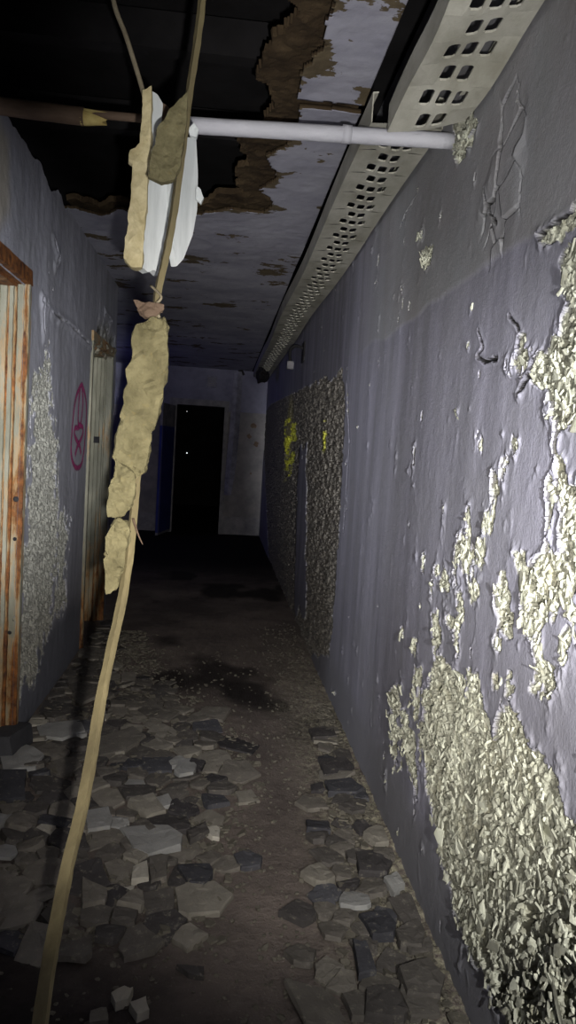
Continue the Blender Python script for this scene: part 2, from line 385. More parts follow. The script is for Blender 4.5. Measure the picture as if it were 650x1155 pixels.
# loose curled flakes standing off the broken plaster
fl = bmesh.new(); ftone = fl.verts.layers.float.new('tone'); gs = .0115
gy, gz = np.meshgrid(np.arange(1.12, 2.9, gs), np.arange(.05, 2.5, gs*1.05), indexing='ij')
gy = (gy+RNG.uniform(-.5, .5, gy.shape)*gs).ravel(); gz = (gz+RNG.uniform(-.5, .5, gz.shape)*gs).ravel()
gi = np.clip(np.searchsorted(ys, gy), 0, len(ys)-1); gj = np.clip(np.searchsorted(zs, gz), 0, len(zs)-1)
dens = .55*fbm(gy*7, gz*6, 700, 3)+.45*fbm(gy*3.2, gz*2.2, 705, 3)
for y, z, i, j, dn in zip(gy, gz, gi, gj, dens):
    if Sn[i, j] < .001 or mor[i, j] > .1 or RNG.random() > .55+2.6*(dn-.47): continue
    s = gs*min(2.8, .50+.36*RNG.exponential())*(1.0 if low[i, j] > .5 else .85)
    n = int(RNG.integers(4, 7)); a0 = RNG.uniform(0, 6.28)
    x = XR-d[i, j]-RNG.uniform(.000, .009+.008*low[i, j])*fadein[i, j]
    mt = Matrix.Translation((x, y, z)) @ Matrix.Rotation(RNG.normal()*.34-.15, 4, 'Z') @ Matrix.Rotation(RNG.normal()*.32, 4, 'Y')
    th = RNG.uniform(.001, .0035); A = []; B = []; e = RNG.uniform(.8, 1.7); sh_ = RNG.normal()*.35; tn = RNG.random()
    for q in range(n):
        a = a0+2*math.pi*q/n+RNG.uniform(-.5, .5); r = s*RNG.uniform(.5, 1.2)
        v = r*math.sin(a)*e; u = r*math.cos(a)+sh_*v; k = RNG.uniform(.8, 1.0)
        A.append(fl.verts.new(mt @ Vector((-th*RNG.uniform(.3, 1.3), u*k, v*k)))); B.append(fl.verts.new(mt @ Vector((th, u, v))))
    cA_ = fl.verts.new(mt @ Vector((-th*RNG.uniform(.8, 2.0), 0, 0)))
    for w_ in A+B+[cA_]: w_[ftone] = tn
    for q in range(n): fl.faces.new((A[q], A[(q+1) % n], cA_))
    fl.faces.new(B[::-1])
    for q in range(n): fl.faces.new((A[q], B[q], B[(q+1) % n], A[(q+1) % n]))
me_fl = bm_obj('plaster_flakes', fl, mat_chips(), wall_right)
me_fl['kind'] = 'stuff'; me_fl['label'] = 'pale broken plaster chips crusting the bare patches'

# ------------------------------------------------------------------ LEFT WALL with two door openings
D1 = (2.52, 3.40, 2.10); D2 = (5.12, 5.96, 2.09)
LEND = 6.22
ys = np.concatenate([np.linspace(-1.2, 2.38, 40), np.arange(2.4, LEND, .0068), [LEND]]); zs = np.linspace(-.02, HC+.02, 400)
Y, Z = np.meshgrid(ys, zs, indexing='ij')
pls = [wallL(p) for p in ([(50, 400), (60, 430), (64, 520), (66, 600), (58, 700), (40, 760), (20, 780), (28, 600), (36, 470), (44, 420)],
                         [(66, 580), (78, 600), (72, 690), (62, 690)], [(50, 340), (54, 342), (54, 376), (50, 372)], [(0, 120), (14, 150), (16, 250), (0, 275), (-40, 200)])]
S = np.full(Y.shape, -9.)
for p in pls[:3]: S = np.maximum(S, sdp(Y, Z, p))
Sn = S+(fbm(Y*8, Z*6, 203, 5)-.5)*.36+(fbm(Y*30, Z*26, 204, 4)-.5)*.26
peel = sstep(-.01, .012, Sn)
F1, F2, a, b, c, dx, dy = worley(Y/.022, Z/.024, 210)
dp = -.003+(a-.5)*.014-.006*sstep(.2, 0, F2-F1)+(fbm(Y*40, Z*40, 212, 3)-.5)*.008
dpa = (fbm(Y*2, Z*1.5, 220, 3)-.5)*.012+(fbm(Y*22, Z*18, 221, 4)-.5)*.005
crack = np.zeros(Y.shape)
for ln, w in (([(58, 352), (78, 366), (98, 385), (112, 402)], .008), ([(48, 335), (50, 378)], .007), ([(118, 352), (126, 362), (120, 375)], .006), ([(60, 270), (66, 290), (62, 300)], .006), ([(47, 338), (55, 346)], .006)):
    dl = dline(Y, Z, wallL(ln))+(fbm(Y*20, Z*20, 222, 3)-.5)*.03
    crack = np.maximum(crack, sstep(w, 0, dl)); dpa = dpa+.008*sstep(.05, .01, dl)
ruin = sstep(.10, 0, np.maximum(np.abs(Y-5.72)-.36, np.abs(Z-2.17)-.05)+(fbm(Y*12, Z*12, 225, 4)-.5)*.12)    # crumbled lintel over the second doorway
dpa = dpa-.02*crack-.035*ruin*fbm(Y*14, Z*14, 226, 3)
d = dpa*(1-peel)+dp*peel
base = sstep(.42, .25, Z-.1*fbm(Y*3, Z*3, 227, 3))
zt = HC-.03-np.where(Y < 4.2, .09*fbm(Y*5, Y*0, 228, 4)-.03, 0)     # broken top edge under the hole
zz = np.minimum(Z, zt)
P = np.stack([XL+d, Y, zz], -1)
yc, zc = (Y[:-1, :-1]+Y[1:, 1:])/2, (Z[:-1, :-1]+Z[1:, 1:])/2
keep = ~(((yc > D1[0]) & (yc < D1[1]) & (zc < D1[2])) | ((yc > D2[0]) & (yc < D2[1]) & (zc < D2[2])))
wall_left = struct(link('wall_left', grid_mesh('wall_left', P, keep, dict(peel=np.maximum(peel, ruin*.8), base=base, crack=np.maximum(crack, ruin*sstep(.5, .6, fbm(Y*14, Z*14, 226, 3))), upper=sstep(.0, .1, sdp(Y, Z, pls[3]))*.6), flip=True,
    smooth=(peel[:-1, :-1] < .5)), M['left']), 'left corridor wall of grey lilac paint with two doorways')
# masonry behind that face gives the wall its thickness
bm = bmesh.new(); XB = XL-.17
for y0, y1, z0, z1 in ((-1.2, D1[0], 0, HC), (D1[1], D2[0], 0, HC), (D2[1], LEND, 0, HC), (D1[0], D1[1], D1[2], HC), (D2[0], D2[1], D2[2], HC)): box(bm, XB, XL-.045, y0, y1, z0, z1-.11)
mas = bm_obj('masonry', bm, M['room'], wall_left)
# sprayed mark: a ring round a looped letter
def ribbon(strokes, w):
    bm = bmesh.new(); lay = bm.verts.layers.float.new('ink')
    for k, st in enumerate(strokes):
        pts = smooth_path([(XL+.0075+.0006*k, *p) for p in wallL(st)], 8); n = len(pts)
        prev = None
        for i, p in enumerate(pts):
            t = (pts[min(i+1, n-1)]-pts[max(i-1, 0)]).normalized(); q = Vector((0, -t.z, t.y))
            row = []
            for u, ink in ((-1, 0), (-.45, .95), (.45, .95), (1, 0)):
                v = bm.verts.new(p+q*w*u); v[lay] = ink; row.append(v)
            if prev:
                for j in range(3): bm.faces.new((prev[j], prev[j+1], row[j+1], row[j]))
            prev = row
    return bm
st = [[(90, 434), (84, 450), (80, 485), (79, 512), (84, 527), (91, 522), (95, 490), (96, 455), (92, 436), (90, 434)],
      [(91, 434), (92, 455), (89, 480), (83, 483), (83, 492), (88, 502), (90, 512)], [(89, 436), (87, 460), (87, 478), (92, 482), (91, 492), (86, 503), (83, 514)]]
g = bm_obj('sprayed_symbol', ribbon(st, .022), M['graf'], wall_left); g['label'] = 'magenta sprayed ring around a looped letter'

# ------------------------------------------------------------------ door frames (steel profile: wall lip, grooves, deep reveal)
def frame_part(name, prof, z0, z1, mat, parent, axis='Z', rustmap=None, seed=0):
    """prof: list of (x, y, rust) swept along Z (posts) or along Y (head)"""
    rr = random.Random(seed); bm = bmesh.new(); lay = bm.verts.layers.float.new('rust')
    n = max(2, int((z1-z0)/.03)); rings = []
    for i in range(n+1):
        t = z0+(z1-z0)*i/n; ring = []
        for x, y, ru in prof:
            j = .0012
            co = (x+rr.uniform(-j, j), y+rr.uniform(-j, j), t) if axis == 'Z' else (x+rr.uniform(-j, j), t, y+rr.uniform(-j, j))
            v = bm.verts.new(co); lo = (1-min(1, (t-z0)/.7)) if axis == 'Z' else .5
            v[lay] = ru+(.75*lo if axis == 'Z' else .3); ring.append(v)
        rings.append(ring)
    k = len(prof)
    for i in range(n):
        for q in range(k): bm.faces.new((rings[i][q], rings[i][(q+1) % k], rings[i+1][(q+1) % k], rings[i+1][q]))
    bm.faces.new(rings[0][::-1]); bm.faces.new(rings[-1])
    return bm_obj(name, bm, mat, parent)
def door_frame(name, y0, y1, zt, mat, rs, label):
    root = struct(empty(name, (0, 0, 0)), label)
    X = XL
    # far post: lip on the wall, a groove, two bands running back through the wall
    far = [(X+.016, y1+.055, .9*rs), (X+.018, y1+.044, .45*rs), (X+.018, y1+.020, .25*rs), (X+.016, y1+.012, .7*rs), (X+.006, y1+.006, 1.0*rs), (X-.012, y1+.005, .3*rs), (X-.028, y1+.004, .3*rs), (X-.030, y1-.008, .95*rs), (X-.040, y1-.008, .6*rs), (X-.042, y1-.022, .15*rs), (X-.058, y1-.022, .15*rs), (X-.060, y1-.012, .9*rs), (X-.067, y1-.012, .7*rs), (X-.069, y1-.024, .3*rs), (X-.095, y1-.024, .1*rs), (X-.098, y1-.034, .6*rs), (X-.105, y1-.034, .3*rs),
           (X-.165, y1-.036, .1*rs), (X-.167, y1+.01, .4*rs), (X-.03, y1+.035, .4*rs), (X-.002, y1+.055, .8*rs)]
    frame_part('jamb', far, -.01, zt+.03, mat, root, seed=1)
    near = [(x, y0+y1-y, r) for x, y, r in far][::-1]
    frame_part('jamb', near, -.01, zt+.03, mat, root, seed=2)
    head = [(X+.017, zt+.075, 1.1*rs), (X+.020, zt+.010, 1.1*rs), (X-.03, zt+.004, 1.0*rs), (X-.032, zt-.010, .8*rs), (X-.165, zt-.012, .5*rs), (X-.165, zt+.03, .5*rs), (X-.002, zt+.075, 1.0*rs)]
    frame_part('lintel', head, y0-.055, y1+.055, mat, root, axis='Y', seed=3)
    return root
door_1 = door_frame('door_1', D1[0], D1[1], D1[2], M['rusty'], 1.0, 'near left doorway with rusted cream frame')
M2 = mat_rusty(); M2.name = 'chipped cream door paint'
door_2 = door_frame('door_2', D2[0], D2[1], D2[2], M2, .35, 'second left doorway with chipped cream frame')
cl = bmesh.new(); rr = random.Random(9)
for k in range(46):
    q = bmesh.ops.create_icosphere(cl, subdivisions=1, radius=1, matrix=Matrix.Translation((XL+rr.uniform(-.05, .02), rr.uniform(5.28, 6.08), 2.12+rr.gauss(0, .025))) @ Matrix.Rotation(rr.uniform(0, 3), 4, 'X') @ Matrix.Diagonal((rr.uniform(.008, .022), rr.uniform(.012, .035), rr.uniform(.008, .03), 1)))
    for v in q['verts']: v.co += Vector([rr.uniform(-.008, .008) for _ in range(3)])
bm_obj('crumbled_plaster', cl, mat_plain('dirty crumbled plaster', (.05, .045, .035), (.22, .20, .15), 30), door_2)['label'] = 'dark crumbled plaster hanging over the lintel'
for z in (.98, 1.16, .55):
    bm = bmesh.new(); bmesh.ops.create_cone(bm, cap_ends=True, segments=12, radius1=.009 if z != 1.16 else .013, radius2=.007, depth=.006, matrix=Matrix.Translation((XL-.012-.01*(z < .6), D1[1]+.002, z)) @ Matrix.Rotation(R(90), 4, 'X'))
    h = bm_obj('bolt_hole', bm, M['black'], door_1)
bm = bmesh.new(); box(bm, XL-.10, XL-.06, D2[1]-.05, D2[1]-.024, 1.42, 1.47); bmesh.ops.bevel(bm, geom=bm.edges[:], offset=.004, segments=1)
bm_obj('hinge', bm, M['black'], door_2)

# ------------------------------------------------------------------ rooms seen through the doorways, side bay, end wall
def slabobj(name, *bxs, mat, label=None):
    bm = bmesh.new()
    for b_ in bxs: box(bm, *b_)
    return struct(bm_obj(name, bm, mat), label)
slabobj('wall_side_room_near', (-3.2, XB, 3.50, 3.60, 0, HC), (-3.2, -3.1, 1.0, 3.5, 0, HC), mat=M['room'], label='grey lilac wall of the room behind the rusted doorway')
slabobj('wall_side_room_far', (-3.2, XB, 6.04, 6.16, 0, HC), (-3.2, -3.1, 3.6, 6.04, 0, HC), mat=M['room'], label='grey lilac wall of the room behind the second doorway')
slabobj('wall_bay', (-3.3, -3.2, 6.16, YE, 0, HC), mat=M['endw'], label='dark wall of the side bay')
EX0, EX1, EZ = -.76, .055, 2.10
zs = np.linspace(0, HC, 90); xs = np.linspace(-3.3, XR+.02, 150)
bm = bmesh.new()
for x0, x1, z0, z1 in ((-3.3, EX0, 2.03, HC), (EX1, XR+.03, 2.03, HC), (EX0, EX1, EZ, HC)): box(bm, x0, x1, YE, YE+.15, z0, z1)
wall_end = struct(bm_obj('wall_end', bm, M['endw']), 'dim far end wall with an open doorway')
bm = bmesh.new()
for x0, x1 in ((-3.3, EX0), (EX1, XR+.03)):
    box(bm, x0, x1, YE-.004, YE+.15, .30, 2.035)
bm_obj('dado', bm, M['endlow'], wall_end)
bm = bmesh.new()
for x0, x1 in ((-3.3, EX0), (EX1, XR+.03)): box(bm, x0, x1, YE-.006, YE+.15, 0, .30)
bm_obj('painted_base', bm, M['dimframe'], wall_end)
door_3 = struct(empty('door_3'), 'open doorway in the far end wall')
for a0, a1 in ((EX0-.10, EX0+.02), (EX1-.02, EX1+.05)):
    bm = bmesh.new(); box(bm, a0, a1, YE-.03, YE+.17, 0, EZ+.0); box(bm, a0+.025, a1-.02, YE-.045, YE-.03, 0, EZ); bm_obj('jamb', bm, M['dimframe'], door_3)
bm = bmesh.new(); box(bm, EX0-.10, EX1+.05, YE-.03, YE+.17, EZ, EZ+.10); box(bm, EX0-.07, EX1+.03, YE-.045, YE-.03, EZ+.02, EZ+.08); bm_obj('lintel', bm, M['dimframe'], door_3)
lf = empty('door_leaf', (EX0-.02, YE-.05, 0), R(-101)); lf.parent = door_3
bm = bmesh.new(); box(bm, 0, .74, -.02, .02, .02, EZ-.03); bm_obj('panel', bm, M['dimframe'], lf)
bm = bmesh.new(); box(bm, .03, .71, .02, .026, .06, 1.72); box(bm, .74, .743, -.02, .02, .06, 1.72); box(bm, .03, .71, -.026, -.02, .06, 1.72); bm_obj('blue_panel', bm, M['blue'], lf)
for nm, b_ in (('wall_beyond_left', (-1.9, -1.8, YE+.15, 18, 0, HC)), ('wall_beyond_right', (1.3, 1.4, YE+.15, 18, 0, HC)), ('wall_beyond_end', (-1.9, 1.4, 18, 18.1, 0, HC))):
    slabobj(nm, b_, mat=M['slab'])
# square vent high on the end wall
v = tag(empty('wall_vent', (-.20, YE-.012, 2.50)), 'small square vent grille high above the far doorway', 'vent')
bm = bmesh.new()
for b_ in ((-.09, .09, -.012, .012, -.10, -.075), (-.09, .09, -.012, .012, .075, .10), (-.09, -.065, -.012, .012, -.10, .10), (.065, .09, -.012, .012, -.10, .10)): box(bm, *b_)
bm_obj('frame', bm, M['rag'], v)
bm = bmesh.new()
for k in range(5): box(bm, -.066, .066, -.004, .008, -.066+k*.029, -.050+k*.029)
bm_obj('grille', bm, M['dimframe'], v)
# old fixing scars on the end wall
for k, (x, y, r) in enumerate(((286, 480, .05), (289, 501, .05), (281, 492, .04), (283, 534, .02))):
    p = hit(x, y, 1, YE); bm = bmesh.new(); rr = random.Random(k)
    vs = [bm.verts.new((p[0]+r*rr.uniform(.6, 1.2)*math.cos(q*.7), YE-.010-.0005*k, p[2]+r*rr.uniform(.6, 1.2)*math.sin(q*.7))) for q in range(9)]
    f = bm.faces.new(vs); ex = bmesh.ops.extrude_face_region(bm, geom=[f]); bmesh.ops.translate(bm, vec=(0, .006, 0), verts=[q for q in ex['geom'] if isinstance(q, bmesh.types.BMVert)])
    bm_obj('plaster_scar', bm, M['brown'], wall_end)

# ------------------------------------------------------------------ CEILING with its hole
hole = [(.245, .2), (.245, 2.17), (.255, 2.4), (.20, 2.6), (.23, 2.95), (.215, 3.2), (.12, 3.3), (.20, 3.55), (.13, 3.7), (.20, 3.95), (.16, 4.12), (0, 4.10), (-.18, 4.22), (-.36, 4.16), (-.5, 4.34), (-.62, 4.25), (-.75, 4.42), (-.86, 4.30), (-1.05, 4.35), (-1.05, .2)]
XC = .452
xs = np.concatenate([np.linspace(-3.3, -.93, 40), np.arange(-.92, XC, .008), [XC]])
ys = np.concatenate([np.linspace(-1.2, 1.5, 30), np.arange(1.52, 5.2, .009), np.linspace(5.22, YE+.1, 260)])
X, Y = np.meshgrid(xs, ys, indexing='ij')
jx = (fbm(X*9, Y*9, 500, 5)-.5)*.16; jy = (fbm(X*11, Y*11, 510, 5)-.5)*.12
nearR = 1-.75*sstep(.12, .22, X)
sh = sdp(X, Y, hole)+jx*.7*nearR+(fbm(X*40, Y*40, 505, 3)-.5)*.03
seam = np.abs(Y-2.80+.04*(X-.3))-.035+(fbm(X*14, Y*0, 511, 3)-.5)*.012
gone = np.maximum(sh, np.where(X > .1, -seam, -9))
z = HC+(fbm(X*1.5, Y*1.5, 520, 3)-.5)*.02+(fbm(X*18, Y*18, 521, 3)-.5)*.005-.008*sstep(-.08, 0, gone)*fbm(X*8, Y*8, 522, 3)
gc = (gone[:-1, :-1]+gone[1:, 1:]+gone[1:, :-1]+gone[:-1, 1:])/4
P = np.stack([X, Y, z], -1)
lo = grid_mesh('ceiling', P, gc < 0, dict(flake=sstep(-.06, 0, sh)*.35+.24*sstep(5.2, 4.0, Y)*sstep(2.8, 3.1, Y)*sstep(-.1, .1, X)-.12*sstep(2.8, 2.5, Y)*sstep(.24, .30, X)), smooth=True, flip=True)
ceiling = struct(link('ceiling', lo, M['ceil']), 'flaking plaster ceiling with a large broken hole')
lo.materials.append(M['lath']); md = ceiling.modifiers.new('thick', 'SOLIDIFY'); md.thickness = .016; md.offset = -1; md.material_offset_rim = 1
# brown backing left round the hole
sh2 = sdp(X, Y, hole)+(fbm(X*6, Y*6, 530, 5)-.5)*.16-.12*sstep(-.3, .05, X)
P2 = np.stack([X, Y, HC+.045+(fbm(X*16, Y*16, 531, 4)-.5)*.03], -1)
g2 = (sh2[:-1, :-1]+sh2[1:, 1:])/2
bk = link('backing', grid_mesh('backing', P2[40:], (g2 < 0)[40:] , flip=True), M['lath'], ceiling)
md = bk.modifiers.new('thick', 'SOLIDIFY'); md.thickness = .03; md.offset = -1
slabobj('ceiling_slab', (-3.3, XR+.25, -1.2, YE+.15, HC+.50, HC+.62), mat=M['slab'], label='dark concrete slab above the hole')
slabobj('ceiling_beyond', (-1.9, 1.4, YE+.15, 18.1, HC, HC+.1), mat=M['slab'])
for k, yb in enumerate((1.25, 2.05, 3.05, 3.85)):
    bm = bmesh.new(); box(bm, -1.06, .45, yb, yb+.07, HC+.26, HC+.40)
    bmesh.ops.bevel(bm, geom=bm.edges[:], offset=.006, segments=1)
    struct(bm_obj('trim_%d' % (k+1), bm, M['slab']), 'dark joist up inside the ceiling void')

# ------------------------------------------------------------------ FLOOR
xs = np.concatenate([np.linspace(-3.3, -.95, 25), np.arange(-.94, XR+.02, .009), [XR+.03]])
ys = [1.0]
while ys[-1] < YE+.1: ys.append(ys[-1]+.008*(max(ys[-1], 1.5)/1.8)**1.3)
ys = np.concatenate([np.linspace(-1.2, .98, 20), ys, np.linspace(YE+.3, 18.1, 12)])
X, Y = np.meshgrid(xs, ys, indexing='ij')
edR = sstep(.30, .66, X+.10*(fbm(Y*3, X*3, 600, 3)-.5))*sstep(6.5, 3.2, Y)
edL = sstep(-.2, -.75, X)*sstep(6.4, 4.5, Y)
z = (fbm(X*3, Y*3, 610, 4)-.5)*.014+(fbm(X*28, Y*28, 611, 4)-.5)*.010*(1+edR*1.6)+.022*sstep(.5, .72, X)*sstep(5, 3, Y)+.012*edL
F1, F2, a, *_ = worley(X/.02, Y/.02, 620)
peb = (a > .8)*np.sqrt(np.clip(.09-F1*F1, 0, 1))*.028*(.3+.7*np.maximum(edR, sstep(.2, -.3, X)*sstep(5, 4, Y)))
z = z+peb
soot_shade = np.maximum(sstep(7.0, 9.5, Y), .92*sstep(.75, -.3, np.hypot((X+.70)/.62, (Y-1.70)/.42)-.75+.5*(fbm(X*6, Y*6, 645, 3)-.5)))  # shade of the near left corner painted in; floor also darkens with distance
soot_shade = np.maximum(soot_shade, .85*sstep(.55, .7, fbm(X*1.8, Y*1.1, 640, 4))*sstep(3.2, 4.2, Y))
floor = struct(link('floor', grid_mesh('floor', np.stack([X, Y, z], -1), attrs=dict(soot_shade=soot_shade, edge=edR), smooth=True), M['floor']), 'dusty dark corridor floor')
def floor_z(x, y):
    i = min(max(np.searchsorted(xs, x), 0), len(xs)-1); j = min(max(np.searchsorted(ys, y), 0), len(ys)-1); return float(z[i, j])

# ------------------------------------------------------------------ RUBBLE: every shard its own object
def slab_mesh(name, poly, th, rr, chip=.055):
    """poly: 2D points about their centre; a broken plate with chipped upper rim and uneven top"""
    bm = bmesh.new(); pts = []
    n = len(poly); size = max(math.hypot(*p) for p in poly)
    for i in range(n):
        a, b = poly[i], poly[(i+1) % n]; pts.append(a)
        if math.hypot(a[0]-b[0], a[1]-b[1]) > size*.45:
            t = rr.uniform(.3, .7); k = rr.uniform(-.05, .05)*size
            dx, dy = b[0]-a[0], b[1]-a[1]; L = math.hypot(dx, dy)
            pts.append((a[0]+dx*t-dy/L*k, a[1]+dy*t+dx/L*k))
    bot = [bm.verts.new((x*1.0, y*1.0, 0)) for x, y in pts]
    mid = [bm.verts.new((x*rr.uniform(.97, 1.02), y*rr.uniform(.97, 1.02), th*rr.uniform(.6, .8))) for x, y in pts]
    top = []
    for x, y in pts:
        k = 1-rr.uniform(.005, chip); top.append(bm.verts.new((x*k, y*k, th*rr.uniform(.88, 1.08))))
    inn = [bm.verts.new((v.co.x*.5, v.co.y*.5, th*rr.uniform(.92, 1.12))) for v in top]
    m = len(pts); bm.faces.new(bot[::-1])
    for A, B in ((bot, mid), (mid, top), (top, inn)):
        for i in range(m): bm.faces.new((A[i], A[(i+1) % m], B[(i+1) % m], B[i]))
    bm.faces.new(inn)
    bmesh.ops.triangulate(bm, faces=[f for f in bm.faces if len(f.verts) == 4 and f.calc_center_median().z > th*.8])
    me = bpy.data.meshes.new(name); bmesh.ops.recalc_face_normals(bm, faces=bm.faces); bm.to_mesh(me); bm.free(); return me
def clip(poly, px, py, nx, ny):
    out = []
    for i in range(len(poly)):
        a, b = poly[i], poly[(i+1) % len(poly)]
        da, db = (a[0]-px)*nx+(a[1]-py)*ny, (b[0]-px)*nx+(b[1]-py)*ny
        if da <= 0: out.append(a)
        if (da < 0 < db) or (db < 0 < da):
            t = da/(da-db); out.append((a[0]+(b[0]-a[0])*t, a[1]+(b[1]-a[1])*t))
    return out
taken = []                                              # hand-set pieces keep their ground clear: (x, y, r)
def piece(name, x, y, z, poly, th, mat, label, cat, tilt=(0, 0), rz=0, group=None, seed=0):
    me = slab_mesh(name, poly, th, random.Random(seed)); o = link(name, me, mat)
    o.location = (x, y, z); o.rotation_euler = (tilt[0], tilt[1], rz); tag(o, label, cat, group); return o
def from_px(pts):                                       # outline on the floor -> centre, local outline
    w = [flr(*p)[:2] for p in pts]; cx = sum(p[0] for p in w)/len(w); cy = sum(p[1] for p in w)/len(w)
    return cx, cy, [(p[0]-cx, p[1]-cy) for p in w]
named = [
 ([(134, 941), (190, 938), (206, 950), (204, 962), (168, 972), (150, 966)], .030, 'grey', 'large pale grey plaster slab right of the hanging strip', 'plaster_slab'),
 ([(92, 926), (122, 919), (127, 932), (124, 942), (98, 945)], .028, 'grey', 'pale grey squarish slab touching the hanging strip low down', 'plaster_slab'),
 ([(200, 864), (216, 860), (222, 868), (218, 878), (202, 880), (196, 874)], .022, 'grey', 'rounded grey plate alone at the rubble edge, on bare floor', 'plaster_slab'),
 ([(38, 942), (54, 932), (63, 940), (64, 950), (48, 948)], .016, 'pale', 'pale cream pointed shard left of the hanging strip', 'plaster_shard'),
 ([(138, 1004), (152, 1001), (150, 1006), (138, 1010)], .010, 'pale', 'tiny bright white sliver below the large pale slab', 'plaster_shard'),
 ([(200, 982), (236, 980), (240, 992), (230, 1004), (214, 1002)], .026, 'slate', 'blue-black slab below and right of the large pale slab', 'plaster_slab'),
 ([(263, 970), (280, 965), (296, 972), (294, 981), (272, 984)], .022, 'slate', 'dark oblong plate lying alone in the middle of the floor', 'plaster_slab'),
 ([(210, 945), (232, 935), (236, 945), (214, 956)], .024, 'shard', 'brown grey slab leaning at the right end of the pale slab', 'plaster_slab'),
 ([(40, 824), (90, 820), (96, 833), (70, 842), (44, 838)], .026, 'grey', 'broad grey slab by the foot of the left wall', 'plaster_slab'),
 ([(0, 862), (30, 850), (50, 862), (40, 876), (4, 880)], .028, 'grey', 'grey kite-shaped slab in front of the dark block', 'plaster_slab'),
 ([(-4, 880), (30, 878), (28, 908), (-4, 910)], .030, 'slate', 'dark flat slab at the left edge below the kite-shaped one', 'plaster_slab'),
 ([(112, 838), (150, 826), (165, 836), (140, 852), (112, 858)], .026, 'shard', 'broad brown grey slab right of the strip, level with the wall corner', 'plaster_slab'),
 ([(160, 860), (195, 858), (194, 874), (160, 876)], .024, 'slate', 'dark rectangular slab left of the rounded grey plate', 'plaster_slab'),
 ([(176, 905), (190, 902), (196, 914), (180, 916)], .024, 'grey', 'small grey tilted slab above the brown grey leaning one', 'plaster_slab'),
 ([(92, 1000), (120, 1012), (118, 1026), (92, 1034)], .030, 'shard', 'olive wedge of plaster at the border of the dark corner', 'plaster_slab'),
 ([(168, 975), (190, 972), (188, 1000), (170, 1004)], .030, 'shard', 'upright brown block below the large pale slab', 'plaster_slab'),
 ([(150, 985), (166, 978), (168, 1000), (148, 1000)], .026, 'pale', 'cream wedge left of the upright brown block', 'plaster_slab'),
 ([(125, 1132), (140, 1124), (150, 1126), (144, 1140), (130, 1144)], .024, 'pale', 'pale pointed shard in the dark foreground, left of its neighbour', 'plaster_shard'),
 ([(145, 1142), (164, 1134), (168, 1150), (154, 1156)], .024, 'pale', 'pale pointed shard in the dark foreground, at the bottom edge', 'plaster_shard'),
 ([(198, 1097), (230, 1098), (230, 1108), (212, 1106)], .016, 'shard', 'thin ochre sliver of plaster alone in the dark foreground', 'plaster_shard'),
 ([(102, 1148), (120, 1144), (122, 1158), (100, 1162)], .020, 'shard', 'brown shard cut off by the bottom edge in the dark foreground', 'plaster_shard'),
 ([(404, 1042), (436, 1040), (447, 1056), (444, 1068), (420, 1068)], .030, 'slate', 'dark slate slab by the right wall, upper of the foreground pair', 'plaster_slab'),
 ([(397, 1070), (412, 1072), (424, 1106), (404, 1110)], .026, 'slate', 'narrow dark slab standing just left of the foreground rubble by the right wall', 'plaster_slab'),
 ([(452, 1108), (486, 1098), (505, 1118), (500, 1140), (462, 1138)], .034, 'shard', 'large brown slab wedged against the right wall near the bottom', 'plaster_slab'),
 ([(446, 1062), (472, 1050), (480, 1066), (476, 1082), (452, 1078)], .030, 'shard', 'grey brown slab against the right wall above the large brown one', 'plaster_slab'),
 ([(412, 1126), (440, 1120), (470, 1138), (455, 1158), (410, 1156)], .030, 'shard', 'broad flat brown slab at the bottom edge left of the wedged one', 'plaster_slab'),
 ([(362, 862), (392, 862), (402, 872), (398, 880), (368, 880)], .026, 'shard', 'olive slab touching the right wall, farther of two alike', 'plaster_slab'),
 ([(366, 888), (396, 886), (410, 898), (402, 904), (370, 902)], .028, 'slate', 'dark slab touching the right wall below the olive slab', 'plaster_slab'),
 ([(348, 828), (376, 828), (380, 838), (352, 840)], .022, 'shard', 'flat grey slab farthest along the foot of the right wall', 'plaster_slab'),
 ([(400, 972), (432, 968), (442, 984), (436, 996), (404, 994)], .026, 'shard', 'grey slab midway along the right wall rubble', 'plaster_slab'),
 ([(432, 1004), (446, 996), (456, 1012), (444, 1024)], .026, 'grey', 'pale olive block beside the right wall rubble gap', 'plaster_slab'),
]
named_polys = []
for k, (px, th, m, lab, nm) in enumerate(named):
    cx, cy, poly = from_px(px)
    mx = max(p[0] for p in poly)+cx
    if mx > XR-.03: cx -= mx-(XR-.03)
    o = piece(nm, cx, cy, floor_z(cx, cy)+.002, poly, th, M[m], lab, 'rubble', (RNG.uniform(-.05, .05), RNG.uniform(-.05, .05)), seed=k)
    named_polys.append([(p[0]+cx, p[1]+cy) for p in poly]); taken.append((cx, cy, .5*sum(math.hypot(*p) for p in poly)/len(poly)))
# close-packed shards: a broken pavement grown from scattered seeds
def left_edge(y): return .06+.16*math.sin(y*2.3)*.5-.30*max(0, y-3.3)-.08*max(0, 2.5-y)
seeds = []
def try_seed(x, y, r):
    for a, b, q in seeds:
        if (a-x)**2+(b-y)**2 < ((r+q)*.5)**2: return
    seeds.append((x, y, r))
for _ in range(9000):
    if len(seeds) >= 215: break
    y = 2.02+RNG.random()**1.15*4.0; x = RNG.uniform(XL+.03, .2)
    if x > left_edge(y)+RNG.normal()*.05 or (y < 2.35 and x < -.35 and RNG.random() < .6): continue
    if y > 4.5 and x > XL+.02+.30*(6.3-y)/1.8: continue
    if D2[0] < y and x < XL+.05: continue
    if any(math.hypot(x-a, y-b) < q*1.0 for a, b, q in taken): continue
    try_seed(x, y, RNG.choice([.06, .085, .12, .17], p=[.3, .33, .25, .12]))
nl = len(seeds)
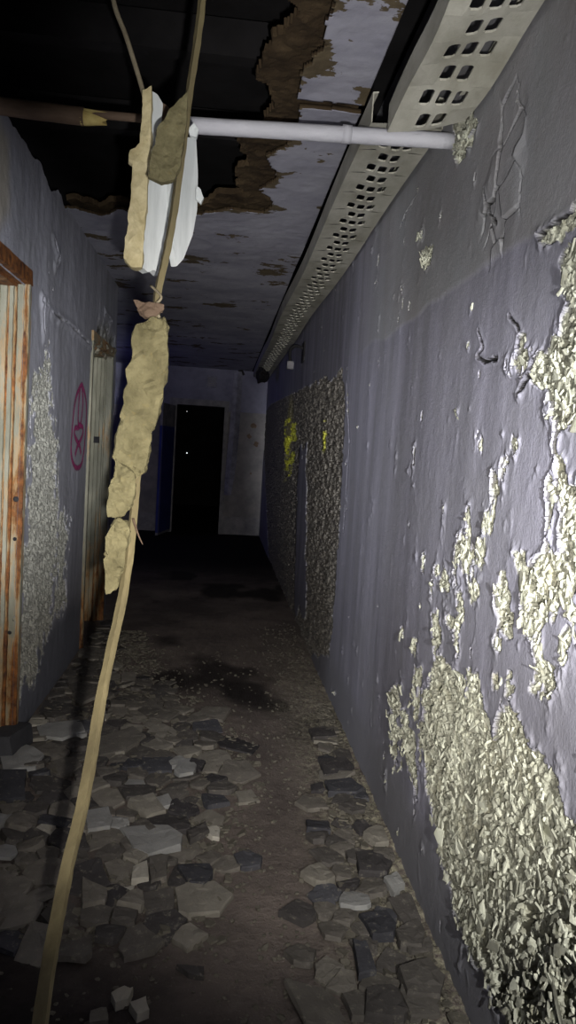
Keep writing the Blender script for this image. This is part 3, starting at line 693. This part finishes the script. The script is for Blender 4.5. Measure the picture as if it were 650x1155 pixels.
for _ in range(3000):
    if len(seeds) >= nl+46: break
    y = 1.75+RNG.random()*2.6; x = RNG.uniform(.30, XR-.05)
    if x < .40+.17*max(0, y-2.0)-.12*RNG.random(): continue
    if any(math.hypot(x-a, y-b) < q*1.0 for a, b, q in taken): continue
    try_seed(x, y, RNG.choice([.05, .07, .11], p=[.4, .4, .2]))
NZ = [('shards beside the near doorway', 'brown grey plaster shard packed among the rubble before the rusted doorway'),
      ('shards along the left wall', 'small dark plaster shard strewn along the foot of the left wall beyond the rusted frame'),
      ('shards around the hanging strip', 'brown grey plaster shard packed in the rubble around the pale grey slabs'),
      ('shards at the dark corner', 'dim plaster shard at the edge of the dark near left corner'),
      ('loose shards at the rubble edge', 'small loose shard thinning out towards the bare middle floor'),
      ('shards along the right wall', 'small olive grey plaster shard strewn along the foot of the right wall')]
for k, (sx, sy, sr) in enumerate(seeds):
    lim = min(.13, sr*.85)
    nv = int(RNG.integers(4, 7)); a0 = RNG.uniform(0, 6.28); lim *= 1.18
    poly = [(sx+lim*math.cos(2*math.pi*q/nv+a0)*RNG.uniform(.75, 1.2), sy+lim*math.sin(2*math.pi*q/nv+a0)*RNG.uniform(.75, 1.2)) for q in range(nv)]
    poly = [(x, y) for x, y in poly]
    for j, (tx, ty, tr) in enumerate(seeds):
        if j == k: continue
        dd = math.hypot(tx-sx, ty-sy)
        if dd > .45: continue
        t = .5+.25*(sr-tr)/(sr+tr)
        poly = clip(poly, sx+(tx-sx)*t-(tx-sx)/dd*.002, sy+(ty-sy)*t-(ty-sy)/dd*.002, tx-sx, ty-sy)
    for (tx, ty, tr) in taken:
        dd = math.hypot(tx-sx, ty-sy)
        if dd < .4 and tr < dd: poly = clip(poly, sx+(tx-sx)/dd*(dd-tr), sy+(ty-sy)/dd*(dd-tr), tx-sx, ty-sy)
    poly = clip(poly, XL+.015, 0, -1, 0); poly = clip(poly, XR-.022, 0, 1, 0)
    if len(poly) < 3: continue
    cx = sum(p[0] for p in poly)/len(poly); cy = sum(p[1] for p in poly)/len(poly)
    loc = [(p[0]-cx, p[1]-cy) for p in poly]
    if max(math.hypot(*p) for p in loc) < .015: continue
    right = k >= nl
    zi = 5 if right else 3 if cy < 2.3 else 1 if cy > 4.0 else 4 if cx > left_edge(cy)-.16 else 0 if cx < -.45 else 2
    m = RNG.choice(['shard', 'slate', 'grey', 'pale'], p=[.90, .05, .04, .01])
    if zi == 1: m = 'shard'
    th = RNG.uniform(.009, .028)*(.8 if zi in (1, 4) else 1)
    piece('plaster_shard', cx, cy, floor_z(cx, cy)-.004+RNG.uniform(0, .008), loc, th, M[m], NZ[zi][1], 'rubble', (RNG.normal()*.10, RNG.normal()*.10), group=NZ[zi][0], seed=1000+k)
# small grit nobody could count
gm = bmesh.new()
for k in range(2600):
    if k % 3 == 0: y = 1.6+RNG.random()**1.3*4.5; x = XR-.03-abs(RNG.normal())*.16
    elif k % 3 == 1: y = 2.0+RNG.random()*3.2; x = left_edge(y)+RNG.normal()*.16
    else: y = 1.7+RNG.random()**1.5*3.6; x = RNG.uniform(-.8, .66)
    if not XL+.02 < x < XR-.02: continue
    s = RNG.uniform(.003, .010)*(1.5 if RNG.random() < .08 else 1)
    mt = Matrix.Translation((x, y, floor_z(x, y)+s*.3)) @ Matrix.Rotation(RNG.uniform(0, 6), 4, 'Z') @ Matrix.Rotation(RNG.uniform(-.6, .6), 4, 'X') @ Matrix.Diagonal((s, s*RNG.uniform(.6, 1.4), s*RNG.uniform(.4, .8), 1))
    r = bmesh.ops.create_icosphere(gm, subdivisions=1, radius=1, matrix=mt)
    for v in r['verts']: v.co += Vector(RNG.uniform(-.25, .25, 3))*s
for k in range(1700):
    if k % 4: y = 2.05+RNG.random()**1.1*3.6; x = RNG.uniform(XL+.03, left_edge(y)+.10+abs(RNG.normal())*.05)
    else: y = 1.7+RNG.random()*2.4; x = RNG.uniform(.40+.10*(y-1.7), XR-.03)
    if not XL+.03 < x < XR-.03: continue
    s = RNG.uniform(.010, .030); n = RNG.integers(4, 7); th = RNG.uniform(.004, .010)
    mt = Matrix.Translation((x, y, floor_z(x, y)+.002)) @ Matrix.Rotation(RNG.normal()*.25, 4, 'X') @ Matrix.Rotation(RNG.normal()*.25, 4, 'Y'); a0 = RNG.uniform(0, 6.28)
    A = []; B = []
    for q in range(n):
        a = a0+2*math.pi*q/n+RNG.uniform(-.35, .35); r = s*RNG.uniform(.6, 1.1); A.append(gm.verts.new(mt @ Vector((r*math.cos(a), r*math.sin(a), 0)))); B.append(gm.verts.new(mt @ Vector((r*math.cos(a)*.9, r*math.sin(a)*.9, th))))
    gm.faces.new(A[::-1]); gm.faces.new(B)
    for q in range(n): gm.faces.new((A[q], A[(q+1) % n], B[(q+1) % n], B[q]))
grit = tag(bm_obj('plaster_grit', gm, M['grav']), 'fine plaster grit and crumbs scattered over the dusty floor', 'grit'); grit['kind'] = 'stuff'
# dark block at the foot of the rusted frame
bm = bmesh.new(); vs = []
for x, y, zz in ((-.30, -.10, 0), (.10, -.13, 0), (.13, .10, 0), (-.30, .12, 0), (-.29, -.07, .085), (.07, -.10, .10), (.12, .09, .095), (-.29, .10, .10)): vs.append(bm.verts.new((x, y, zz)))
for f in ((0, 3, 2, 1), (4, 5, 6, 7), (0, 1, 5, 4), (1, 2, 6, 5), (2, 3, 7, 6), (3, 0, 4, 7)): bm.faces.new([vs[i] for i in f])
bmesh.ops.bevel(bm, geom=bm.edges[:], offset=.008, segments=2)
o = tag(bm_obj('broken_block', bm, M['dark']), 'dark grey broken block at the foot of the rusted door frame', 'block'); o.location = (-.93, 3.36, floor_z(-.9, 3.36)+.006)

# ------------------------------------------------------------------ PERFORATED TRAYS
def tray(name, x0, x1, z0, y0, y1, colx, hw, first, lip, mat, warp=None, pitch=.117):
    """bottom plate with true oblong holes in rows of two and three, a hemmed rim each side"""
    bm = bmesh.new(); hl = .037
    nrow = int((y1-y0)/pitch); rows = []
    cols3 = colx; cols2 = [(colx[0]+colx[1])/2, (colx[1]+colx[2])/2]
    vc = {}
    def V(x, y, z):
        k = (round(x, 5), round(y, 5), round(z, 5))
        if k not in vc:
            p = Vector((x, y, z)); vc[k] = bm.verts.new(warp(p) if warp else p)
        return vc[k]
    for r in range(nrow):
        ya, yb = y0+r*pitch, y0+(r+1)*pitch; yc = (ya+yb)/2
        cs = cols3 if (r+first) % 2 == 0 else cols2
        sp = colx[1]-colx[0]; L = cs[0]-sp/2; Rr = cs[-1]+sp/2
        edges = [x0]+[c-sp/2 for c in cs]+[Rr, x1]
        bm.faces.new((V(x0, ya, z0), V(L, ya, z0), V(L, yb, z0), V(x0, yb, z0)))
        bm.faces.new((V(Rr, ya, z0), V(x1, ya, z0), V(x1, yb, z0), V(Rr, yb, z0)))
        for c in cs:
            a, b = c-sp/2, c+sp/2; k = hw*.45
            inner = [(c-hw, yc-hl+k), (c-hw+k, yc-hl), (c+hw-k, yc-hl), (c+hw, yc-hl+k), (c+hw, yc+hl-k), (c+hw-k, yc+hl), (c-hw+k, yc+hl), (c-hw, yc+hl-k)]
            I = [V(x, y, z0) for x, y in inner]; J = [V(x, y, z0+.006) for x, y in inner]
            A, B, D_, E_ = V(a, ya, z0), V(b, ya, z0), V(b, yb, z0), V(a, yb, z0)
            for f in ((A, B, I[2], I[1]), (B, I[3], I[2]), (B, D_, I[4], I[3]), (D_, I[5], I[4]), (D_, E_, I[6], I[5]), (E_, I[7], I[6]), (E_, A, I[0], I[7]), (A, I[1], I[0])): bm.faces.new(f)
            for q in range(8): bm.faces.new((I[q], I[(q+1) % 8], J[(q+1) % 8], J[q]))
    root = empty(name)
    pl_ = bm_obj('perforated_plate', bm, mat, root)
    for sx, inn in ((x0, 1), (x1, -1)):
        bm = bmesh.new(); n = nrow*2; prof = [(0, 0), (inn*.004, .004), (inn*.004, lip-.006), (inn*.02, lip-.004), (inn*.02, lip), (0, lip)]
        rings = []
        for i in range(n+1):
            y = y0+(nrow*pitch)*i/n; ring = []
            for u, w in prof:
                p = Vector((sx+u, y, z0+w)); ring.append(bm.verts.new(warp(p) if warp else p))
            rings.append(ring)
        for i in range(n):
            for q in range(6): bm.faces.new((rings[i][q], rings[i][(q+1) % 6], rings[i+1][(q+1) % 6], rings[i+1][q]))
        bm.faces.new(rings[0]); bm.faces.new(rings[-1][::-1])
        bm_obj('side_rail', bm, mat, root)
    return root
t1 = tray('cable_tray', .452, .700, 2.572, 2.56, 11.9, (.535, .58, .625), .0165, 1, .10, M['tray'],
    warp=lambda p: p+Vector((.006*math.sin(p.y*1.7), 0, .006*math.sin(p.y*2.3)+.004*math.sin(p.x*40))))
tag(t1, 'long cream perforated metal cable tray under the ceiling beyond the pipe', 'cable tray')
def bend(p):
    t = (p.y-1.3)/1.1
    q = Vector(p); q.z += .05*(1-t)+.010*math.sin(p.y*9+p.x*14)-.012*max(0, t-.75)*4*(.70-p.x)/.2
    q.x += .012*math.sin(p.y*4)+(.02*(t-.5)); q.y += -(p.x-.48)*.55*max(0, t-.2); return q
t2 = tray('cable_tray', .470, .690, 2.500, 1.25, 2.45, (.535, .58, .625), .0155, 0, .085, M['tray'], warp=bend)
tag(t2, 'bent near length of cream perforated cable tray sagging onto the white pipe', 'cable tray')

# ------------------------------------------------------------------ PIPE across the corridor
pr = tag(empty('ceiling_pipe', (0, 2.52, 2.49)), 'white painted pipe crossing the corridor under the ceiling', 'pipe')
def tube(name, pts, r, mat, parent, n=16, jit=0, rr=None):
    bm = bmesh.new(); sweep(bm, pts, (lambda t: circle(r, n)) if rr is None else (lambda t: circle(rr(t), n)), jit=jit); return bm_obj(name, bm, mat, parent, True)
tube('core', [(-1.04+.1*k, 0, -.008+.0008*k) for k in range(10)], .013, M['brown'], pr)
tube('pipe', [(-.16+.04*k, .0, -.008+.0016*k) for k in range(23)], .026, M['pipe'], pr, jit=.0008)
bm = bmesh.new(); bmesh.ops.create_cone(bm, cap_ends=True, segments=16, radius1=.029, radius2=.029, depth=.03, matrix=Matrix.Translation((.36, 0, .014)) @ Matrix.Rotation(R(90), 4, 'Y')); bm_obj('collar', bm, M['pipe'], pr, True)
sl = tube('wooden_sleeve', [(-1.04+.05*k, 0, -.002-.0012*k) for k in range(12)], .027, M['brown'], pr, jit=.001)
sl['label'] = 'brown sleeve with split yellow end on the left'
bm = bmesh.new(); rr = random.Random(5)
ring = []; tip = []
for k in range(14):
    a = 2*math.pi*k/14; ring.append(bm.verts.new((-.50, .0265*math.cos(a), -.016+.0265*math.sin(a)))); tip.append(bm.verts.new((-.445+rr.uniform(-.03, .035), .021*math.cos(a), -.016+.021*math.sin(a))))
for k in range(14): bm.faces.new((ring[k], ring[(k+1) % 14], tip[(k+1) % 14], tip[k]))
bm.faces.new(tip); bm.faces.new(ring[::-1]); bm_obj('split_end', bm, M['ochre'], sl)

# ------------------------------------------------------------------ HANGING STRIP with plaster clinging to it
def plane_pt(x, y, Yv): return Vector(hit(x, y, 1, Yv))
path_px = [(236, -120, 1.84), (232, -60, 1.83), (228, 0, 1.82), (222, 50, 1.81), (213, 110, 1.80), (204, 180, 1.79), (196, 240, 1.78), (187, 290, 1.77), (178, 330, 1.76), (174, 380, 1.75), (168, 440, 1.74), (160, 500, 1.72), (154, 545, 1.70), (149, 600, 1.67), (139, 670, 1.63), (124, 740, 1.58), (112, 800, 1.53), (104, 850, 1.49), (92, 915, 1.43), (78, 970, 1.38), (66, 1030, 1.33), (55, 1090, 1.28), (46, 1155, 1.23), (40, 1230, 1.18), (36, 1330, 1.12)]
pp = [plane_pt(*p) for p in path_px]
pp = [Vector((pp[0].x+.02, pp[0].y+.01, HC+.29))]+pp
pp[-1].z = min(pp[-1].z, .02) if pp[-1].z < .25 else pp[-1].z
pp.append(Vector((pp[-1].x-.02, pp[-1].y-.06, .004)))
st_root = tag(empty('hanging_strip', (pp[0].x, pp[0].y, 0)), 'long ochre strip hanging from the broken ceiling in front of everything', 'strip')
def local(root, bmv):
    for v in bmv.verts: v.co -= root.location
bm = bmesh.new(); path = smooth_path(pp, 6)
def sect(t):
    w = .0068+.002*math.sin(t*9)+.003*(t > .55)+.004*(t < .45)*(t > .2); h = .006+.003*t
    a = .75+.5*math.sin(t*5); c, s = math.cos(a), math.sin(a)
    return [(u*c-v*s, u*s+v*c) for u, v in ((-h, -w), (h*.6, -w), (h, -w*.4), (h, w*.9), (h*.2, w), (-h, w))]
sweep(bm, path, sect, up=(0, 1, 0), jit=.0007, seed=4); local(st_root, bm)
bm_obj('strip', bm, M['strip'], st_root, False)
def lump(name, px, Yv, th, mat, parent, seed, rough=.0075, sub=3, yaw=0.0, bulge=.5):
    """a solid crumbly slab: outline in the hanging plane, real thickness, noisy faces"""
    W = [plane_pt(x, y, Yv) for x, y in px]; c = sum(W, Vector())/len(W)
    loc = [Matrix.Rotation(yaw, 3, 'Z') @ (p-c) for p in W]
    bm = bmesh.new(); A = [bm.verts.new(c+Vector((p.x, p.y-th*.5, p.z))) for p in loc]; fA = bm.faces.new(A)
    ex = bmesh.ops.extrude_face_region(bm, geom=[fA]); bmesh.ops.translate(bm, vec=(0, th, 0), verts=[v for v in ex['geom'] if isinstance(v, bmesh.types.BMVert)])
    bmesh.ops.triangulate(bm, faces=bm.faces[:])
    for _ in range(sub): 
        es = [e for e in bm.edges if e.calc_length() > .011]
        bmesh.ops.subdivide_edges(bm, edges=es, cuts=1); bmesh.ops.triangulate(bm, faces=[f for f in bm.faces if len(f.verts) > 3])
    bmesh.ops.recalc_face_normals(bm, faces=bm.faces); bm.normal_update()
    xs_ = np.array([v.co.x for v in bm.verts]); ys_ = np.array([v.co.y for v in bm.verts]); zs_ = np.array([v.co.z for v in bm.verts])
    nn = 1.1*(fbm(xs_*30+ys_*21, zs_*30, seed+3, 2)-.5)+(fbm(xs_*55+ys_*31, zs_*55, seed, 3)-.5)+.6*(fbm(xs_*130+ys_*90, zs_*130, seed+5, 2)-.5)
    nr = [v.normal.copy() for v in bm.verts]
    for v, k, n_ in zip(bm.verts, nn, nr): v.co += n_*float(k)*rough*2
    local(parent, bm)
    return bm_obj(name, bm, mat, parent)
lump('plaster_chunk', [(152, 366), (170, 358), (186, 356), (190, 382), (187, 430), (178, 468), (170, 500), (163, 532), (150, 544), (136, 532), (130, 515), (136, 470), (146, 410)], 1.695, .022, M['lump'], st_root, 31)
lump('plaster_chunk', [(130, 515), (150, 535), (152, 548), (147, 575), (136, 585), (122, 583), (124, 550)], 1.675, .020, M['lump'], st_root, 32)
lump('plaster_chunk', [(124, 592), (134, 584), (144, 588), (146, 600), (141, 640), (134, 662), (121, 668), (119, 630), (121, 610)], 1.645, .020, M['lump'], st_root, 33)
f_ = lump('plaster_flap', [(212, 104), (209, 150), (203, 190), (196, 203), (182, 206), (168, 200), (172, 170), (180, 145), (194, 122)], 1.735, .016, M['lump'], st_root, 34, rough=.004)
lump('plaster_chunk', [(152, 340), (184, 346), (186, 354), (168, 357), (154, 352)], 1.72, .014, M['brown'], st_root, 35)['label'] = 'dark crumbled lump above the largest ochre chunk'
bm = bmesh.new(); sweep(bm, smooth_path([plane_pt(170, 322, 1.75), plane_pt(182, 335, 1.72), plane_pt(174, 346, 1.73), plane_pt(180, 358, 1.71)], 6), lambda t: circle(.003, 8)); local(st_root, bm); bm_obj('wire', bm, M['cord'], st_root, True)
bm = bmesh.new(); sweep(bm, smooth_path([plane_pt(150, 585, 1.66), plane_pt(156, 603, 1.64), plane_pt(161, 614, 1.64)], 5), lambda t: circle(.003*(1-.7*t), 8)); local(st_root, bm); bm_obj('splinter', bm, M['brown'], st_root, True)

# ------------------------------------------------------------------ BROKEN WHITE TRIM hanging behind the strip
tr = tag(empty('hanging_trim', tuple(plane_pt(160, 100, 1.93))), 'broken white wooden trim with crumbling cream edge hung on a cord', 'trim')
def board(name, px, Yv, ang, th, mat, edge_mat, parent, seed):
    """outline on the picture-side face; face turned by ang about the vertical; wood thickness th behind it"""
    W = [plane_pt(x, y, Yv) for x, y in px]; c = sum(W, Vector())/len(W); k = 1/math.cos(ang)
    n = Vector((math.sin(ang), -math.cos(ang), 0)); u = Vector((math.cos(ang), math.sin(ang), 0))
    bm = bmesh.new(); A = [bm.verts.new(c+u*((p.x-c.x)*k)+Vector((0, 0, p.z-c.z))) for p in W]; B = [bm.verts.new(v.co-n*th) for v in A]
    f = bm.faces.new(A); bm.faces.new(B[::-1])
    for i in range(len(A)): bm.faces.new((A[i], B[i], B[(i+1) % len(A)], A[(i+1) % len(A)]))
    bmesh.ops.bevel(bm, geom=[e for e in bm.edges], offset=.0025, segments=1)
    local(parent, bm); return bm_obj(name, bm, mat, parent)
b1 = board('board', [(170, 150), (172, 106), (178, 108), (184, 117), (182, 140), (186, 160), (197, 190), (196, 240), (188, 290), (180, 309), (174, 304), (168, 308), (160, 303), (163, 240)], 1.93, .6, .030, M['white'], None, tr, 1)
b2 = board('board', [(199, 160), (221, 152), (223, 190), (222, 232), (217, 262), (207, 292), (200, 302), (197, 285), (196, 220)], 1.97, .9, .020, M['white'], None, tr, 2)
lump('crumbling_edge', [(163, 108), (172, 103), (171, 160), (166, 240), (161, 304), (150, 303), (142, 294), (146, 250), (151, 190), (147, 186), (148, 174), (159, 166), (161, 140)], 1.915, .055, M['cream'], tr, 41, rough=.0035)['label'] = 'crumbling cream plaster edge'
lump('plaster_flap', [(219, 140), (224, 148), (222, 156), (214, 154), (213, 146)], 1.93, .012, M['white'], tr, 42, rough=.002)
lump('plaster_flap', [(222, 211), (227, 214), (230, 224), (227, 231), (221, 226)], 1.96, .010, M['white'], tr, 43, rough=.002)
lump('rear_plank', [(184, 118), (180, 150), (186, 205), (182, 290), (196, 285), (204, 200), (200, 140), (190, 122)], 1.99, .02, M['brown'], tr, 44, rough=.001)
bm = bmesh.new(); c0 = plane_pt(128, 0, 1.95)
sweep(bm, smooth_path([Vector((c0.x-.03, 1.96, HC+.30)), Vector((c0.x-.012, 1.955, c0.z+.12)), c0, plane_pt(142, 40, 1.95), plane_pt(154, 78, 1.95), plane_pt(164, 112, 1.945)], 6), lambda t: circle(.006, 8)); local(tr, bm); bm_obj('cord', bm, M['cord'], tr, True)

# ------------------------------------------------------------------ small far things
hs = empty('torn_sheet', (.22, YE-.35, 2.66)); tag(hs, 'torn grey sheet strip dangling from the ceiling beside the far doorway', 'sheet')
bm = bmesh.new(); prev = None
for i in range(15):
    t = i/14; w = .05+.04*math.sin(t*2.6+.3); xx = .09*math.sin(t*1.6)-.16*t; zz = -1.98*t; tw = .5*math.sin(t*4)
    row = [bm.verts.new((xx+u*w*math.cos(tw), u*w*math.sin(tw)+e, zz)) for u, e in ((-1, 0), (0, -.03), (1, 0), (1, .012), (0, -.018), (-1, .012))]
    if prev:
        for j in range(6): bm.faces.new((prev[j], prev[(j+1) % 6], row[(j+1) % 6], row[j]))
    else: bm.faces.new(row[::-1])
    prev = row
bm.faces.new(prev); bm_obj('sheet', bm, M['rag'], hs)
bm = bmesh.new(); sweep(bm, [(0, 0, 0), (.06, .0, .02), (.09, 0, -.05)], lambda t: circle(.02, 8), up=(0, 1, 0)); bm_obj('fixing', bm, M['black'], hs)
def rag(name, loc, sz, seed, label, cat):
    bm = bmesh.new(); bmesh.ops.create_icosphere(bm, subdivisions=4, radius=1)
    co = np.array([v.co for v in bm.verts]); k = 1+1.1*(fbm(co[:, 0]*2.2+9, co[:, 2]*2.2+co[:, 1]*1.7+9, seed, 4)-.5)
    for v, q in zip(bm.verts, k): v.co = Vector((v.co.x*sz[0], v.co.y*sz[1], v.co.z*sz[2]))*float(q)
    o = bm_obj(name, bm, M['black'], None); o.location = loc; return tag(o, label, cat)
p = hit(297, 408, 1, 10.2); rag('dangling_insulation', (p[0], 10.2, 2.445), (.09, .30, .09), 3, 'black clump of sooty insulation dangling at the far end of the tray', 'insulation')
p = hit(337, 397, 0, XR-.05)
br = tag(empty('wall_bracket', (XR, p[1], p[2])), 'dark broken bracket sticking out of the right wall below the tray', 'bracket')
bm = bmesh.new(); box(bm, -.012, .012, -.09, .09, -.09, .09); bmesh.ops.bevel(bm, geom=bm.edges[:], offset=.006, segments=1); bm_obj('plate', bm, M['black'], br)
bm = bmesh.new(); sweep(bm, smooth_path([(0, 0, .03), (-.08, -.02, .05), (-.13, -.02, 0), (-.12, .02, -.10)], 6), lambda t: circle(.014, 8)); bm_obj('arm', bm, M['black'], br, True)
bm = bmesh.new(); box(bm, -.15, -.09, -.02, .05, -.16, -.09); bmesh.ops.bevel(bm, geom=bm.edges[:], offset=.01, segments=2); bm_obj('holder', bm, M['dimframe'], br)
for k, (x, y, r, lab) in enumerate(((211, 511, .012, 'lower and brighter tiny point of light in the dark beyond the far doorway'), (211, 464, .009, 'upper tiny point of light in the dark beyond the far doorway'))):
    p = hit(x, y, 1, 17.992); bm = bmesh.new(); bmesh.ops.create_icosphere(bm, subdivisions=2, radius=r); o = bm_obj('indicator_light', bm, mat_emit('tiny lamp %d' % k, (.9, .95, 1), 2.5 if k == 0 else .9)); o.location = p; tag(o, lab, 'light')

# ------------------------------------------------------------------ LIGHT
def spot(name, loc, tgt, W, ang, blend, r, col, fall=None):
    l = bpy.data.lights.new(name, 'SPOT')
    if fall:
        l.use_nodes = True; t = l.node_tree; e = t.nodes['Emission']; n = t.nodes.new('ShaderNodeLightFalloff'); n.inputs['Strength'].default_value = 1.0
        t.links.new(n.outputs[fall], e.inputs['Strength'])
    l.energy = W; l.spot_size = R(ang); l.spot_blend = blend; l.shadow_soft_size = r; l.color = col
    o = bpy.data.objects.new(name, l); C.objects.link(o); o.location = loc
    o.rotation_euler = (Vector(tgt)-Vector(loc)).to_track_quat('-Z', 'Y').to_euler(); return o
LP = (.06, .0, 1.38)
def aim(yaw, elev, d=4.0, lp=LP): return (lp[0]+d*math.sin(R(yaw))*math.cos(R(elev)), lp[1]+d*math.cos(R(yaw))*math.cos(R(elev)), lp[2]+d*math.sin(R(elev)))
RP = (.40, -.05, 1.40)
LL = (.015, .0, 1.42)
spot('torch_flood', LP, aim(4, -8), 290, 63, .95, .012, (1.0, .95, .88))  # hand torch by the camera; the next four spots are added fills
spot('fill_wall', (.41, -.05, 1.42), aim(34, -13, 4, (.41, -.05, 1.42)), 200, 96, .9, .006, (1.0, .98, .94))
spot('fill_left', LL, aim(-27, 3, 4, LL), 72, 45, 1.0, .012, (.95, .97, 1.0), 'Constant')
spot('fill_right', RP, aim(20, 0, 4, RP), 118, 41, 1.0, .008, (.97, .98, 1.0), 'Constant')
spot('fill_up', LP, aim(8, 22), 84, 46, 1.0, .012, (1.0, .98, .95), 'Linear')
# an added, unseen fill lamp in the side room shines out through the near doorway onto the far stretch of the right wall
spot('side_room_fill', (-2.9, 2.06, 1.45), (XR, 3.45, 1.45), 100, 66, 1.0, .26, (.90, .92, 1.0))
# added faint blue fill, no real window, inside the side bay, and a yellow lamp shining out of it onto the mortar
a = bpy.data.lights.new('bay_blue_fill', 'AREA'); a.energy = 4; a.size = 1.2; a.color = (.25, .25, 1.0)
o = bpy.data.objects.new('bay_blue_fill', a); C.objects.link(o); o.location = (-2.9, 10.2, 1.9); o.rotation_euler = (0, R(-90), 0)
spot('bay_lamp', (-1.9, 8.3, 1.9), (XR, 7.95, 1.62), 30, 22, 1.0, .03, (1.0, .95, .12))
w = bpy.data.worlds.new('night'); bpy.context.scene.world = w; w.use_nodes = True
w.node_tree.nodes['Background'].inputs[0].default_value = (.10, .11, .2, 1); w.node_tree.nodes['Background'].inputs[1].default_value = .02

# ------------------------------------------------------------------ CAMERA
cd = bpy.data.cameras.new('camera'); cam = bpy.data.objects.new('camera', cd); C.objects.link(cam)
cd.sensor_fit = 'VERTICAL'; cd.sensor_height = 36; cd.lens = FPX/1155*36; cd.clip_start = .01
r_, u_, f_ = AX
cam.matrix_world = Matrix(((r_[0], u_[0], -f_[0], EYE[0]), (r_[1], u_[1], -f_[1], EYE[1]), (r_[2], u_[2], -f_[2], EYE[2]), (0, 0, 0, 1)))
sc = bpy.context.scene; sc.camera = cam
vs = sc.view_settings; vs.view_transform = 'Standard'; vs.look = 'None'; vs.gamma = 1; vs.use_curve_mapping = False; vs.exposure = 0.0
